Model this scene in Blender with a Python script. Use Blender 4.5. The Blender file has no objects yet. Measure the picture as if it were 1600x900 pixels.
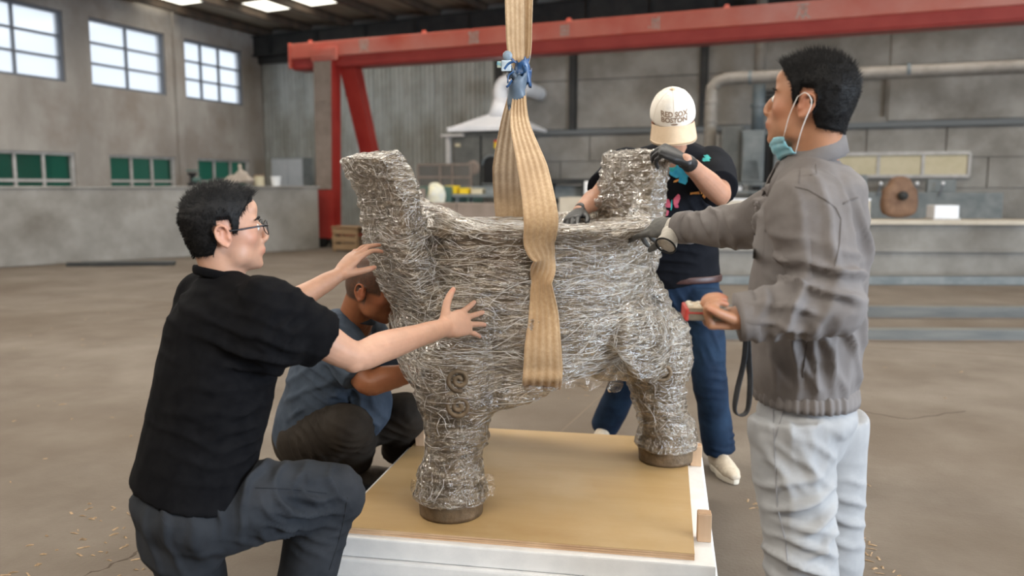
import bpy, bmesh, math, random
import numpy as np
from mathutils import Vector, Matrix, Euler
from mathutils.bvhtree import BVHTree

# ------------------------------------------------------------------ camera, world, light, exposure
scn = bpy.context.scene
COL = scn.collection
CAM_H, FPX, PITCH = 1.38, 1300.0, math.radians(7.02)
cam_d = bpy.data.cameras.new('camera')
cam_d.sensor_width = 36.0
cam_d.lens = 36.0 * FPX / 1600.0
cam_d.dof.use_dof = True
cam_d.dof.focus_distance = 2.75
cam_d.dof.aperture_fstop = 2.0
cam_d.clip_end = 300
cam = bpy.data.objects.new('camera', cam_d)
COL.objects.link(cam)
cam.location = (0, 0, CAM_H)
cam.rotation_euler = (math.pi / 2 - PITCH, 0, 0)
scn.camera = cam

world = bpy.data.worlds.new('overcast_sky')
scn.world = world
world.use_nodes = True
wb = world.node_tree.nodes['Background']
wb.inputs['Color'].default_value = (0.88, 0.94, 1.0, 1)
wb.inputs['Strength'].default_value = 1.5

ROOM = Matrix.Translation((-7.05, 24.0, 0)) @ Matrix.Rotation(math.radians(-21), 4, 'Z')


def area_light(name, local, sx, sy, energy, color, rot=(0, 0, 0)):
    d = bpy.data.lights.new(name, 'AREA')
    d.shape = 'RECTANGLE'
    d.size, d.size_y, d.energy, d.color = sx, sy, energy, color
    o = bpy.data.objects.new(name, d)
    COL.objects.link(o)
    o.matrix_world = ROOM @ Matrix.Translation(local) @ Euler(rot).to_matrix().to_4x4()
    return o


# lamps under added, unseen skylight rows; daylight through the wide gate on the right
DAY = (1.0, 0.935, 0.84)
for _y, _e in ((-4.0, 340), (-9.5, 420), (-15.0, 820), (-22.0, 1250)):
    area_light('added_skylight_lamp', (13.0, _y, 5.35), 24.0, 1.0, _e, DAY)
area_light('gate_daylight', (29.6, -20.0, 2.3), 4.4, 9.6, 3300, (0.72, 0.85, 1.0), (0, math.radians(90), 0))

scn.view_settings.view_transform = 'Standard'
scn.view_settings.look = 'None'
scn.view_settings.gamma = 1.0
scn.view_settings.use_curve_mapping = False
scn.view_settings.exposure = 0.0

rng = random.Random(7)
nrg = np.random.default_rng(11)
V = Vector
PI = math.pi


def at(px, py, Y):
    """world point seen at photo pixel (px, py), at world depth Y"""
    dx, dz = (px - 800.0) / FPX, -(py - 450.0) / FPX
    cp, sp = math.cos(PITCH), math.sin(PITCH)
    d = V((dx, cp + dz * sp, -sp + dz * cp))
    t = Y / d.y
    return V((d.x * t, Y, CAM_H + d.z * t))


# ------------------------------------------------------------------ materials
MATS = {}


def mat(name, c1, c2=None, rough=0.7, scale=8.0, stretch=(1, 1, 1), bump=0.0, bscale=None, bstretch=None,
        metal=0.0, spec=0.4, detail=4.0, sheen=0.0, sss=0.0, c3=None, scale3=1.0, lo=0.35, hi=0.65, bdist=0.01,
        coat=0.0, trans=0.0):
    if name in MATS:
        return MATS[name]
    m = bpy.data.materials.new(name)
    m.use_nodes = True
    nt = m.node_tree
    N, L = nt.nodes, nt.links
    b = N['Principled BSDF']
    b.inputs['Roughness'].default_value = rough
    b.inputs['Metallic'].default_value = metal
    b.inputs['Specular IOR Level'].default_value = spec
    if sheen:
        b.inputs['Sheen Weight'].default_value = sheen
        b.inputs['Sheen Roughness'].default_value = 0.6
    if sss:
        b.inputs['Subsurface Weight'].default_value = sss
        b.inputs['Subsurface Radius'].default_value = (0.012, 0.005, 0.003)
        b.inputs['Subsurface Scale'].default_value = 1.0
    if coat:
        b.inputs['Coat Weight'].default_value = coat
    tc = N.new('ShaderNodeTexCoord')

    def noise(sc, st, det):
        mp = N.new('ShaderNodeMapping')
        mp.inputs['Scale'].default_value = st
        L.new(tc.outputs['Object'], mp.inputs['Vector'])
        n = N.new('ShaderNodeTexNoise')
        n.inputs['Scale'].default_value = sc
        n.inputs['Detail'].default_value = det
        n.inputs['Roughness'].default_value = 0.6
        L.new(mp.outputs['Vector'], n.inputs['Vector'])
        return n.outputs['Fac']

    def ramp(fac, a, bb, ca, cb):
        r = N.new('ShaderNodeValToRGB')
        r.color_ramp.elements[0].position, r.color_ramp.elements[1].position = a, bb
        r.color_ramp.elements[0].color = (*ca, 1)
        r.color_ramp.elements[1].color = (*cb, 1)
        L.new(fac, r.inputs['Fac'])
        return r.outputs['Color']

    def mix(fac, a, bcol):
        x = N.new('ShaderNodeMix')
        x.data_type = 'RGBA'
        L.new(fac, x.inputs[0])
        for sock, val in ((x.inputs[6], a), (x.inputs[7], bcol)):
            if isinstance(val, tuple):
                sock.default_value = (*val, 1)
            else:
                L.new(val, sock)
        return x.outputs[2]
    if c2 is None:
        col = None
        b.inputs['Base Color'].default_value = (*c1, 1)
    else:
        col = ramp(noise(scale, stretch, detail), lo, hi, c1, c2)
        if c3 is not None:
            f = noise(scale3, (1, 1, 1), 5)
            r = N.new('ShaderNodeMapRange')
            r.inputs['From Min'].default_value, r.inputs['From Max'].default_value = 0.45, 0.7
            L.new(f, r.inputs['Value'])
            col = mix(r.outputs['Result'], col, c3)
        L.new(col, b.inputs['Base Color'])
    if bump:
        bn = N.new('ShaderNodeBump')
        bn.inputs['Strength'].default_value = bump
        bn.inputs['Distance'].default_value = bdist
        L.new(noise(bscale or scale * 4, bstretch or stretch, 6), bn.inputs['Height'])
        L.new(bn.outputs['Normal'], b.inputs['Normal'])
    MATS[name] = m
    return m


def skin_mat(name, base, red, hairc):
    m = mat(name, base, tuple(x * 0.9 for x in base), 0.46, 30, bump=0.05, bscale=260, sss=0.12, spec=0.4, bdist=0.002)
    nt = m.node_tree
    N, L = nt.nodes, nt.links
    b = N['Principled BSDF']
    src = b.inputs['Base Color'].links[0].from_socket
    for attr, c in (('redness', red), ('stubble', hairc)):
        a = N.new('ShaderNodeAttribute')
        a.attribute_name = attr
        x = N.new('ShaderNodeMix')
        x.data_type = 'RGBA'
        L.new(a.outputs['Fac'], x.inputs[0])
        L.new(src, x.inputs[6])
        x.inputs[7].default_value = (*c, 1)
        src = x.outputs[2]
    L.new(src, b.inputs['Base Color'])
    return m


def emis(name, c, s):
    m = bpy.data.materials.new(name)
    m.use_nodes = True
    b = m.node_tree.nodes['Principled BSDF']
    b.inputs['Base Color'].default_value = (*c, 1)
    b.inputs['Emission Color'].default_value = (*c, 1)
    b.inputs['Emission Strength'].default_value = s
    return m


def glass(name, tint, gloss=0.12, rough=0.05, dirt=0.1, dirtc=(0.6, 0.63, 0.65)):
    m = bpy.data.materials.new(name)
    m.use_nodes = True
    N, L = m.node_tree.nodes, m.node_tree.links
    N.remove(N['Principled BSDF'])
    out = N['Material Output']
    t = N.new('ShaderNodeBsdfTransparent')
    t.inputs['Color'].default_value = (*tint, 1)
    g = N.new('ShaderNodeBsdfGlossy')
    g.inputs['Roughness'].default_value = rough
    d = N.new('ShaderNodeBsdfTranslucent')
    d.inputs['Color'].default_value = (*dirtc, 1)
    x = N.new('ShaderNodeMixShader')
    x.inputs[0].default_value = gloss
    L.new(t.outputs[0], x.inputs[1])
    L.new(g.outputs[0], x.inputs[2])
    y = N.new('ShaderNodeMixShader')
    y.inputs[0].default_value = dirt
    L.new(x.outputs[0], y.inputs[1])
    L.new(d.outputs[0], y.inputs[2])
    L.new(y.outputs[0], out.inputs['Surface'])
    return m


# ------------------------------------------------------------------ mesh helpers
class MB:
    def __init__(self):
        self.v, self.f = [], []

    def add(self, vs, fs):
        o = len(self.v)
        self.v += [tuple(p) for p in vs]
        self.f += [tuple(i + o for i in f) for f in fs]
        return self

    def box(self, lo, hi, M=None):
        x0, y0, z0 = lo
        x1, y1, z1 = hi
        vs = [V(p) for p in ((x0, y0, z0), (x1, y0, z0), (x1, y1, z0), (x0, y1, z0),
                             (x0, y0, z1), (x1, y0, z1), (x1, y1, z1), (x0, y1, z1))]
        if M:
            vs = [M @ p for p in vs]
        return self.add(vs, [(0, 3, 2, 1), (4, 5, 6, 7), (0, 1, 5, 4), (1, 2, 6, 5), (2, 3, 7, 6), (3, 0, 4, 7)])

    def bevel_box(self, lo, hi, r, M=None):
        """box with chamfered edges"""
        bm = bmesh.new()
        bmesh.ops.create_cube(bm, size=1)
        for vv in bm.verts:
            vv.co = V([lo[i] + (vv.co[i] + .5) * (hi[i] - lo[i]) for i in range(3)])
        bmesh.ops.bevel(bm, geom=bm.edges[:], offset=r, segments=2, affect='EDGES', profile=.6)
        bm.verts.index_update()
        vs = [(M @ x.co if M else x.co.copy()) for x in bm.verts]
        fs = [tuple(x.index for x in f.verts) for f in bm.faces]
        bm.free()
        return self.add(vs, fs)

    def prism(self, poly, z0, z1, M=None):
        """polygon in local xy extruded along z"""
        n = len(poly)
        vs = [V((x, y, z0)) for x, y in poly] + [V((x, y, z1)) for x, y in poly]
        if M:
            vs = [M @ p for p in vs]
        fs = [tuple(reversed(range(n))), tuple(range(n, 2 * n))]
        fs += [(i, (i + 1) % n, n + (i + 1) % n, n + i) for i in range(n)]
        return self.add(vs, fs)

    def lathe(self, prof, n=32, M=None, closed=True):
        """prof: list of (r, z)"""
        vs, fs = [], []
        for r, z in prof:
            for k in range(n):
                a = 2 * PI * k / n
                vs.append(V((r * math.cos(a), r * math.sin(a), z)))
        for i in range(len(prof) - 1):
            for k in range(n):
                k2 = (k + 1) % n
                fs.append((i * n + k, i * n + k2, (i + 1) * n + k2, (i + 1) * n + k))
        if closed:
            fs.append(tuple(reversed(range(n))))
            fs.append(tuple((len(prof) - 1) * n + k for k in range(n)))
        if M:
            vs = [M @ p for p in vs]
        return self.add(vs, fs)

    def ell(self, c, r, M=None, n=20, m=12):
        vs, fs = [], []
        for i in range(1, m):
            t = PI * i / m
            for k in range(n):
                a = 2 * PI * k / n
                vs.append(V((c[0] + r[0] * math.sin(t) * math.cos(a), c[1] + r[1] * math.sin(t) * math.sin(a),
                             c[2] + r[2] * math.cos(t))))
        top, bot = len(vs), len(vs) + 1
        vs += [V((c[0], c[1], c[2] + r[2])), V((c[0], c[1], c[2] - r[2]))]
        for i in range(m - 2):
            for k in range(n):
                k2 = (k + 1) % n
                fs.append((i * n + k, (i + 1) * n + k, (i + 1) * n + k2, i * n + k2))
        for k in range(n):
            k2 = (k + 1) % n
            fs.append((top, k, k2))
            fs.append((bot, (m - 2) * n + k2, (m - 2) * n + k))
        if M:
            vs = [M @ p for p in vs]
        return self.add(vs, fs)

    def tube(self, pts, rad, side=None, n=14, sub=5, cap='round', M=None, power=2.0):
        """loft along a Catmull-Rom path; rad: floats or (a, b) with a along side"""
        pts = [V(p) for p in pts]
        rad = [(r, r) if not isinstance(r, (tuple, list)) else tuple(r) for r in rad]
        if side is None:
            d = (pts[-1] - pts[0]).normalized()
            side = V((0, 0, 1)) if abs(d.z) < 0.8 else V((1, 0, 0))
        sides = [V(s) for s in side] if isinstance(side, list) else [V(side)] * len(pts)
        P, R, S = [], [], []
        k = len(pts)
        for i in range(k - 1):
            p0, p1, p2, p3 = pts[max(i - 1, 0)], pts[i], pts[i + 1], pts[min(i + 2, k - 1)]
            if i == 0:
                p0 = p1 * 2 - p2
            if i == k - 2:
                p3 = p2 * 2 - p1
            for j in range(sub):
                t = j / sub
                P.append(0.5 * ((2 * p1) + (p2 - p0) * t + (2 * p0 - 5 * p1 + 4 * p2 - p3) * t * t +
                                (3 * p1 - p0 - 3 * p2 + p3) * t ** 3))
                tt = t * t * (3 - 2 * t)
                R.append((rad[i][0] * (1 - tt) + rad[i + 1][0] * tt, rad[i][1] * (1 - tt) + rad[i + 1][1] * tt))
                S.append(sides[i].lerp(sides[i + 1], tt))
        P.append(pts[-1]); R.append(rad[-1]); S.append(sides[-1])
        T = [(P[min(i + 1, len(P) - 1)] - P[max(i - 1, 0)]).normalized() for i in range(len(P))]
        if cap == 'round':
            for end in (0, -1):
                sgn = -1 if end == 0 else 1
                r = min(R[end])
                base, br, bs, bt = P[end], R[end], S[end], T[end]
                new = [(base + bt * sgn * r * math.sin(a), (br[0] * math.cos(a), br[1] * math.cos(a)))
                       for a in (0.5, 1.0, 1.4)]
                for q, rr in new:
                    if end == 0:
                        P.insert(0, q); R.insert(0, rr); S.insert(0, bs); T.insert(0, bt)
                    else:
                        P.append(q); R.append(rr); S.append(bs); T.append(bt)
        vs, fs = [], []
        for p, r, s, t in zip(P, R, S, T):
            s = (s - t * s.dot(t))
            s = s.normalized() if s.length > 1e-6 else t.orthogonal().normalized()
            b = t.cross(s)
            for q in range(n):
                a = 2 * PI * q / n
                ca, sa = math.cos(a), math.sin(a)
                if power != 2.0:
                    e = 2.0 / power
                    ca, sa = math.copysign(abs(ca) ** e, ca), math.copysign(abs(sa) ** e, sa)
                vs.append(p + s * (r[0] * ca) + b * (r[1] * sa))
        for i in range(len(P) - 1):
            for q in range(n):
                q2 = (q + 1) % n
                fs.append((i * n + q, i * n + q2, (i + 1) * n + q2, (i + 1) * n + q))
        fs.append(tuple(reversed(range(n))))
        fs.append(tuple((len(P) - 1) * n + q for q in range(n)))
        if M:
            vs = [M @ x for x in vs]
        return self.add(vs, fs)

    def mesh(self, name):
        m = bpy.data.meshes.new(name)
        m.from_pydata(self.v, [], self.f)
        m.update()
        return m


def link(name, mesh, material=None, parent=None, smooth=False, loc=None, M=None):
    o = bpy.data.objects.new(name, mesh)
    COL.objects.link(o)
    if material is not None and not mesh.materials:
        mesh.materials.append(material)
    if smooth:
        mesh.polygons.foreach_set('use_smooth', [True] * len(mesh.polygons))
    if M is not None:
        o.matrix_world = M
    if loc is not None:
        o.location = loc
    if parent is not None:
        o.parent = parent
        if M is None and loc is None and 'base' in parent:
            o.location = -V(parent['base'])
    return o


def part(name, mb, material, parent=None, smooth=False):
    return link(name, mb.mesh(name), material, parent, smooth)


def tag(o, label, cat=None, group=None, kind=None):
    o['label'] = label
    if cat:
        o['category'] = cat
    if group:
        o['group'] = group
    if kind:
        o['kind'] = kind
    return o


def thing(name, label, cat, loc=(0, 0, 0), rz=0.0, group=None, world_parts=False):
    """Empty at the base of a thing; world_parts: child meshes come in world coordinates"""
    o = bpy.data.objects.new(name, None)
    COL.objects.link(o)
    o.empty_display_size = 0.1
    o.location = loc
    o.rotation_euler = (0, 0, rz)
    if world_parts:
        o['base'] = tuple(loc)
    return tag(o, label, cat, group)


def sub_at(o, child):
    """make child a sub-part of part o when both meshes use the same coordinates"""
    child.parent = o
    child.location = (0, 0, 0)
    return child


def vnoise(P, seed=0.0):
    """vectorised value noise, 0..1"""
    P = np.asarray(P, dtype=np.float64) + seed * 17.31
    i = np.floor(P)
    f = P - i
    f = f * f * (3 - 2 * f)

    def h(a, b, c):
        n = np.sin((i[:, 0] + a) * 127.1 + (i[:, 1] + b) * 311.7 + (i[:, 2] + c) * 74.7) * 43758.5453
        return n - np.floor(n)
    x, y, z = f[:, 0], f[:, 1], f[:, 2]
    c00 = h(0, 0, 0) * (1 - x) + h(1, 0, 0) * x
    c10 = h(0, 1, 0) * (1 - x) + h(1, 1, 0) * x
    c01 = h(0, 0, 1) * (1 - x) + h(1, 0, 1) * x
    c11 = h(0, 1, 1) * (1 - x) + h(1, 1, 1) * x
    return (c00 * (1 - y) + c10 * y) * (1 - z) + (c01 * (1 - y) + c11 * y) * z


def get_np(mesh):
    n = len(mesh.vertices)
    co = np.empty(n * 3)
    mesh.vertices.foreach_get('co', co)
    no = np.empty(n * 3)
    mesh.vertices.foreach_get('normal', no)
    return co.reshape(-1, 3), no.reshape(-1, 3)


def set_np(mesh, co):
    mesh.vertices.foreach_set('co', np.ascontiguousarray(co).ravel())
    mesh.update()


def remesh(mb, voxel, smooth=3, factor=0.5, name='tmp'):
    """union of all the closed shapes in mb as one continuous surface"""
    src = mb.mesh(name)
    o = bpy.data.objects.new(name, src)
    COL.objects.link(o)
    md = o.modifiers.new('r', 'REMESH')
    md.mode = 'VOXEL'
    md.voxel_size = voxel
    if smooth:
        s = o.modifiers.new('s', 'SMOOTH')
        s.factor = factor
        s.iterations = smooth
    dg = bpy.context.evaluated_depsgraph_get()
    out = bpy.data.meshes.new_from_object(o.evaluated_get(dg))
    bpy.data.objects.remove(o)
    bpy.data.meshes.remove(src)
    out.name = name
    out.polygons.foreach_set('use_smooth', [True] * len(out.polygons))
    return out


def folds(mesh, fl, amp=0.0, freq=12.0, stretch=(1, 1, 1), seed=0):
    """cloth folds: fl = (centre, radius, across, wavelength, height); amp adds soft unevenness"""
    co, no = get_np(mesh)
    d = np.zeros(len(co))
    if amp:
        q = co * np.array(stretch) * freq
        d += amp * ((vnoise(q, seed) - .5) * 1.4 + (vnoise(q * 2.3, seed + 3) - .5) * 0.6)
    for k, (c, r, dr, wl, h) in enumerate(fl):
        dr = np.array(V(dr).normalized())
        rel = co - np.array(c)
        w = np.exp(-(rel ** 2).sum(1) / (r * r))
        ph = rel @ dr * (2 * PI / wl) + 5.0 * vnoise(co * (0.38 / wl), seed + 5 + k) + 2.0 * vnoise(co * (1.1 / wl), seed + 9 + k)
        s = 0.5 + 0.5 * np.sin(ph)
        patch = np.clip((vnoise(co * (0.42 / wl), seed + 21 + k) - .30) * 2.6, 0, 1)
        d += h * 1.5 * w * patch * (s ** 3.2 - 0.3)
    set_np(mesh, co + no * d[:, None])
    return mesh


def bvh_of(mesh):
    return BVHTree.FromPolygons([v.co.copy() for v in mesh.vertices], [tuple(p.vertices) for p in mesh.polygons])


def drape(bvh, vs2, fs, C, U, W, off=0.002, thick=0.0, reach=0.25):
    """lay a flat pattern (a, b) onto a surface: seen from the side N = U x W"""
    U, W = V(U).normalized(), V(W).normalized()
    N = U.cross(W).normalized()
    out, ok = [], []
    for a, b in vs2:
        q = V(C) + U * a + W * b
        hit = bvh.ray_cast(q + N * reach, -N, reach * 2.5)
        p = hit[0] if hit[0] is not None else q
        ok.append(hit[0] is not None)
        out.append(p + N * off)
    mb = MB()
    if thick:
        n = len(out)
        vs = out + [p - N * (thick + off) for p in out]
        edges = {}
        for f in fs:
            for i in range(len(f)):
                e = (f[i], f[(i + 1) % len(f)])
                edges[e] = 1
        ff = list(fs) + [tuple(reversed([i + n for i in f])) for f in fs]
        for (a, b) in list(edges):
            if (b, a) not in edges:
                ff.append((b, a, a + n, b + n))
        mb.add(vs, ff)
    else:
        mb.add(out, fs)
    return mb


def grid2(w, h, nx=8, ny=8, shape=None):
    """flat grid w x h centred on 0; shape(u, v) may bend the outline"""
    vs, fs = [], []
    for j in range(ny + 1):
        for i in range(nx + 1):
            u, v = i / nx, j / ny
            p = ((u - .5) * w, (v - .5) * h)
            vs.append(shape(u, v, p) if shape else p)
    for j in range(ny):
        for i in range(nx):
            a = j * (nx + 1) + i
            fs.append((a, a + 1, a + nx + 2, a + nx + 1))
    return vs, fs


def frame(o, x, z):
    """matrix with origin o, X axis along x and Z as close to z as possible"""
    x = V(x).normalized()
    z = V(z)
    z = (z - x * z.dot(x)).normalized()
    y = z.cross(x)
    return Matrix(((x.x, y.x, z.x, o[0]), (x.y, y.y, z.y, o[1]), (x.z, y.z, z.z, o[2]), (0, 0, 0, 1)))

# ------------------------------------------------------------------ palette of the building
M_FLOOR = mat('worn_concrete_floor', (0.125, 0.10, 0.078), (0.178, 0.15, 0.122), 0.85, 1.6, bump=0.35, bscale=60,
              c3=(0.10, 0.074, 0.052), scale3=0.45, bdist=0.01, detail=8)
M_WALL = mat('stained_cement_wall', (0.30, 0.27, 0.24), (0.40, 0.37, 0.335), 0.9, 1.4, stretch=(1, 1, .45), bump=0.2,
             bscale=14, c3=(0.26, 0.215, 0.18), scale3=0.7)
M_BLOCK = mat('grey_cement_block', (0.225, 0.212, 0.192), (0.33, 0.315, 0.29), 0.9, 1.1, bump=0.3, bscale=9,
              c3=(0.165, 0.15, 0.13), scale3=0.8)
M_STEELSHEET = mat('galvanised_sheet', (0.33, 0.345, 0.33), (0.46, 0.47, 0.45), 0.42, 2.5, stretch=(2, 2, .12), metal=0.35,
                   c3=(0.24, 0.235, 0.20), scale3=0.9)
M_DARK = mat('dark_painted_steel', (0.022, 0.023, 0.024), (0.040, 0.040, 0.038), 0.7, 3)
M_PURLIN = mat('rusty_purlin_steel', (0.055, 0.042, 0.032), (0.11, 0.075, 0.05), 0.75, 2.5)
M_ROOF = mat('dusty_roof_sheet', (0.30, 0.27, 0.215), (0.42, 0.38, 0.31), 0.85, 2.0, stretch=(3, .3, 1))
M_SKY = emis('skylight_panel_backlit', (1.0, 0.97, 0.84), 2.6)
M_RED = mat('faded_red_paint', (0.48, 0.075, 0.045), (0.56, 0.15, 0.10), 0.35, .7, c3=(0.60, 0.27, 0.22), scale3=0.32, spec=0.6)
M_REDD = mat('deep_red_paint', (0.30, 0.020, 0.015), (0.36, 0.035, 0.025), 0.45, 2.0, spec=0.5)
M_TAUPE = mat('dusty_taupe_paint', (0.20, 0.155, 0.125), (0.27, 0.215, 0.18), 0.8, 3.0)
M_FRAME = mat('pale_window_paint', (0.40, 0.38, 0.36), (0.52, 0.50, 0.48), 0.7, 6)
M_FRAMED = mat('grey_window_steel', (0.16, 0.17, 0.19), None, 0.6)
M_GLASS = glass('dusty_window_glass', (0.95, 0.97, 1.0), 0.04, 0.1, 0.35, (0.95, 0.97, 1.0))
M_GREENGL = glass('green_tinted_glass', (0.10, 0.24, 0.19), 0.10, 0.1, 0.30, (0.16, 0.34, 0.27))
M_MACH = mat('grey_machine_paint', (0.085, 0.088, 0.082), (0.13, 0.13, 0.12), 0.6, 4)
M_MACHB = mat('blue_grey_machine_paint', (0.13, 0.15, 0.155), (0.21, 0.225, 0.225), 0.55, 4)
M_GREENM = mat('green_machine_paint', (0.055, 0.11, 0.095), (0.09, 0.15, 0.13), 0.5, 5)
M_HOOD = mat('white_sheet_metal', (0.70, 0.71, 0.74), (0.80, 0.80, 0.82), 0.4, 3)
M_PIPE = mat('tan_duct_paint', (0.20, 0.18, 0.155), (0.28, 0.255, 0.225), 0.5, 4)
M_PIPEB = mat('blue_grey_duct_paint', (0.10, 0.13, 0.145), (0.17, 0.19, 0.20), 0.5, 4)
M_WOODC = mat('pale_stone_slab', (0.45, 0.39, 0.31), (0.55, 0.49, 0.40), 0.8, 3)
M_CREAM = mat('cream_blind', (0.50, 0.44, 0.29), (0.58, 0.51, 0.36), 0.8, 4)
M_YEL = mat('yellow_sticker', (0.75, 0.52, 0.02), None, 0.5)
M_REDST = mat('red_sticker', (0.55, 0.05, 0.03), None, 0.5)
M_BLACK = mat('black_recess', (0.012, 0.012, 0.012), None, 0.8)
M_WHITE = mat('white_plastic', (0.75, 0.75, 0.75), (0.82, 0.82, 0.81), 0.5, 5)
M_RUST = mat('rusty_brown_steel', (0.14, 0.075, 0.045), (0.24, 0.14, 0.085), 0.75, 5)
M_BEAM = mat('weathered_grey_steel', (0.085, 0.09, 0.09), (0.14, 0.14, 0.13), 0.6, 3, stretch=(.5, 3, 3))

HUB = lambda s, t, z=0.0: ROOM @ V((s, t, z))


def structure(name, mb, m, label, parent=None):
    o = link(name, mb.mesh(name), m, parent, M=ROOM if parent is None else None)
    tag(o, label, kind='structure')
    return o


# floor ------------------------------------------------------------
mb = MB()
nx, ny = 40, 44
fv, ff = [], []
for j in range(ny + 1):
    for i in range(nx + 1):
        fv.append((-6 + 42 * i / nx, 1 - 40 * j / ny, 0.0))
for j in range(ny):
    for i in range(nx):
        a = j * (nx + 1) + i
        ff.append((a, a + nx + 1, a + nx + 2, a + 1))
mb.add(fv, ff)
floor = structure('floor', mb, M_FLOOR, 'worn beige concrete floor of the workshop')
# cast joints between the floor slabs
for k in range(3):
    j_ = MB().box((-5, -3.0 - 4.6 * k, 0.0), (34, -2.985 - 4.6 * k, 0.0015))
    part('floor_joint', j_, mat('joint_filler', (0.15, 0.115, 0.085), None, .9), floor)
for k in range(3):
    j_ = MB().box((2.6 + 5.6 * k, -38, 0.0), (2.612 + 5.6 * k, 0, 0.0015))
    part('floor_joint', j_, MATS['joint_filler'], floor)


def holed(u0, u1, z0, z1, holes, box):
    us = sorted({u0, u1, *[h[0] for h in holes], *[h[1] for h in holes]})
    zs = sorted({z0, z1, *[h[2] for h in holes], *[h[3] for h in holes]})
    for a, b in zip(us, us[1:]):
        for c, d in zip(zs, zs[1:]):
            mu, mz = (a + b) / 2, (c + d) / 2
            if any(h[0] < mu < h[1] and h[2] < mz < h[3] for h in holes):
                continue
            box(a, b, c, d)


# left wall with its windows ---------------------------------------
UP = [(-3.0, -0.8, 3.54, 5.0), (-5.85, -3.65, 3.54, 5.0), (-8.7, -6.5, 3.54, 5.0), (-11.55, -9.35, 3.54, 5.0)]
LOW = [(-2.7, -0.66, 0.9, 2.07), (-5.5, -3.47, 0.9, 2.07), (-8.5, -6.4, 0.9, 2.07)]
mb = MB()
holed(-34, 0.3, 0, 5.62, UP + LOW, lambda a, b, c, d: mb.box((-0.28, a, c), (0, b, d)))
wall_left = structure('wall_left', mb, M_WALL, 'stained grey cement side wall with high and low windows')
plas = MB()
for y0 in (-3.42, -9.0, -14.6):
    plas.box((0, y0, 0), (0.09, y0 + 0.2, 5.6))
structure('wall_pier', plas, M_WALL, 'shallow cement piers', wall_left)


def window(n, y0, y1, z0, z1, cols, rows, gm, fm, bar, label):
    f = MB()
    w = 0.055
    X0, X1 = -0.2, -0.05
    f.box((X0, y0, z0), (X1, y1, z0 + w)).box((X0, y0, z1 - w), (X1, y1, z1))
    f.box((X0, y0, z0 + w), (X1, y0 + w, z1 - w)).box((X0, y1 - w, z0 + w), (X1, y1, z1 - w))
    o = structure('window_%d' % n, f, fm, label)
    ys = [y0 + w + (y1 - y0 - 2 * w) * c for c in cols]
    zs = [z0 + w + (z1 - z0 - 2 * w) * r for r in rows]
    for y in ys[1:-1]:
        part('glazing_bar', MB().box((-0.17, y - bar, z0 + w), (-0.09, y + bar, z1 - w)), fm, o)
    for z in zs[1:-1]:
        part('glazing_bar', MB().box((-0.165, y0 + w, z - bar), (-0.095, y1 - w, z + bar)), fm, o)
    for a, b in zip(ys, ys[1:]):
        for c, d in zip(zs, zs[1:]):
            part('pane', MB().box((-0.135, a, c), (-0.128, b, d)), gm, o)
    return o


names = ['nearest the corner', 'second from the corner', 'third from the corner', 'fourth from the corner']
for k, (a, b, c, d) in enumerate(UP):
    window(1 + k, a, b, c, d, (0, .30, .62, 1) if k == 0 else (0, .5, 1), (0, .33, .66, 1), M_GLASS, M_FRAMED, .022,
           'high bright window in the left wall, ' + names[k])
for k, (a, b, c, d) in enumerate(LOW):
    window(5 + k, a, b, c, d, (0, .34, .67, 1), (0, .5, 1), M_GREENGL, M_FRAME, .03,
           'low green glazed window above the cement parapet, ' + names[k])
# neighbouring shed roof outside, seen faintly through the high windows
o = tag(link('neighbour_shed', MB().prism([(-24, 0), (-13, 0), (-13, 4.4), (-18, 5.6), (-24, 4.2)], -22, 4,
        Matrix(((1, 0, 0, 0), (0, 0, 1, 0), (0, 1, 0, 0), (0, 0, 0, 1)))).mesh('neighbour_shed'),
        mat('blue_grey_roofing', (0.55, 0.62, 0.68), (0.62, 0.68, 0.72), .6, 2), M=ROOM),
        'blue grey shed roof outside the high windows', 'shed')

# back wall -----------------------------------------------------------
mb = MB().box((-0.28, 0.0, 0), (7.2, 0.3, 5.9))
REC = [(15.25, 16.15, 2.85, 3.72)]
WB = [(15.2, 17.8, 1.58, 2.06)]
holed(7.2, 33, 0, 6.6, REC, lambda a, b, c, d: mb.box((a, 0.0, c), (b, 0.3, d)))
for (a, b, c, d) in REC:
    mb.box((a, 0.16, c), (b, 0.3, d))
wall_back = structure('wall_back', mb, M_BLOCK, 'grey cement back wall with corrugated cladding at its left end')


def corrugated(w, h, pitch=0.13, dep=0.035, th=0.004):
    prof = []
    n = int(round(w / pitch))
    p = w / n
    for k in range(n):
        x = k * p
        prof += [(x, 0), (x + p * .30, 0), (x + p * .45, -dep), (x + p * .85, -dep)]
    prof.append((w, 0))
    poly = prof + [(x, y + th) for x, y in reversed(prof)]
    mb = MB()
    m = len(prof)
    vs = [(x, y, 0) for x, y in prof] + [(x, y, h) for x, y in prof]
    fs = [(i, i + 1, m + i + 1, m + i) for i in range(m - 1)]
    vs += [(x, y + th, 0) for x, y in prof] + [(x, y + th, h) for x, y in prof]
    fs += [(2 * m + i, 3 * m + i, 3 * m + i + 1, 2 * m + i + 1) for i in range(m - 1)]
    mb.add(vs, fs)
    return mb


cm = corrugated(0.9, 5.3).mesh('corrugated_sheet')
cm.materials.append(M_STEELSHEET)
for k in range(8):
    o = link('corrugated_sheet', cm, None, wall_back)
    o.location = (0.02 + 0.9 * k, -0.03 - (0.012 if k % 2 else 0), 0)
# projecting clad bay behind the gantry post
bay = MB().box((2.6, -0.5, 0), (3.0, -0.06, 5.2))
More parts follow.
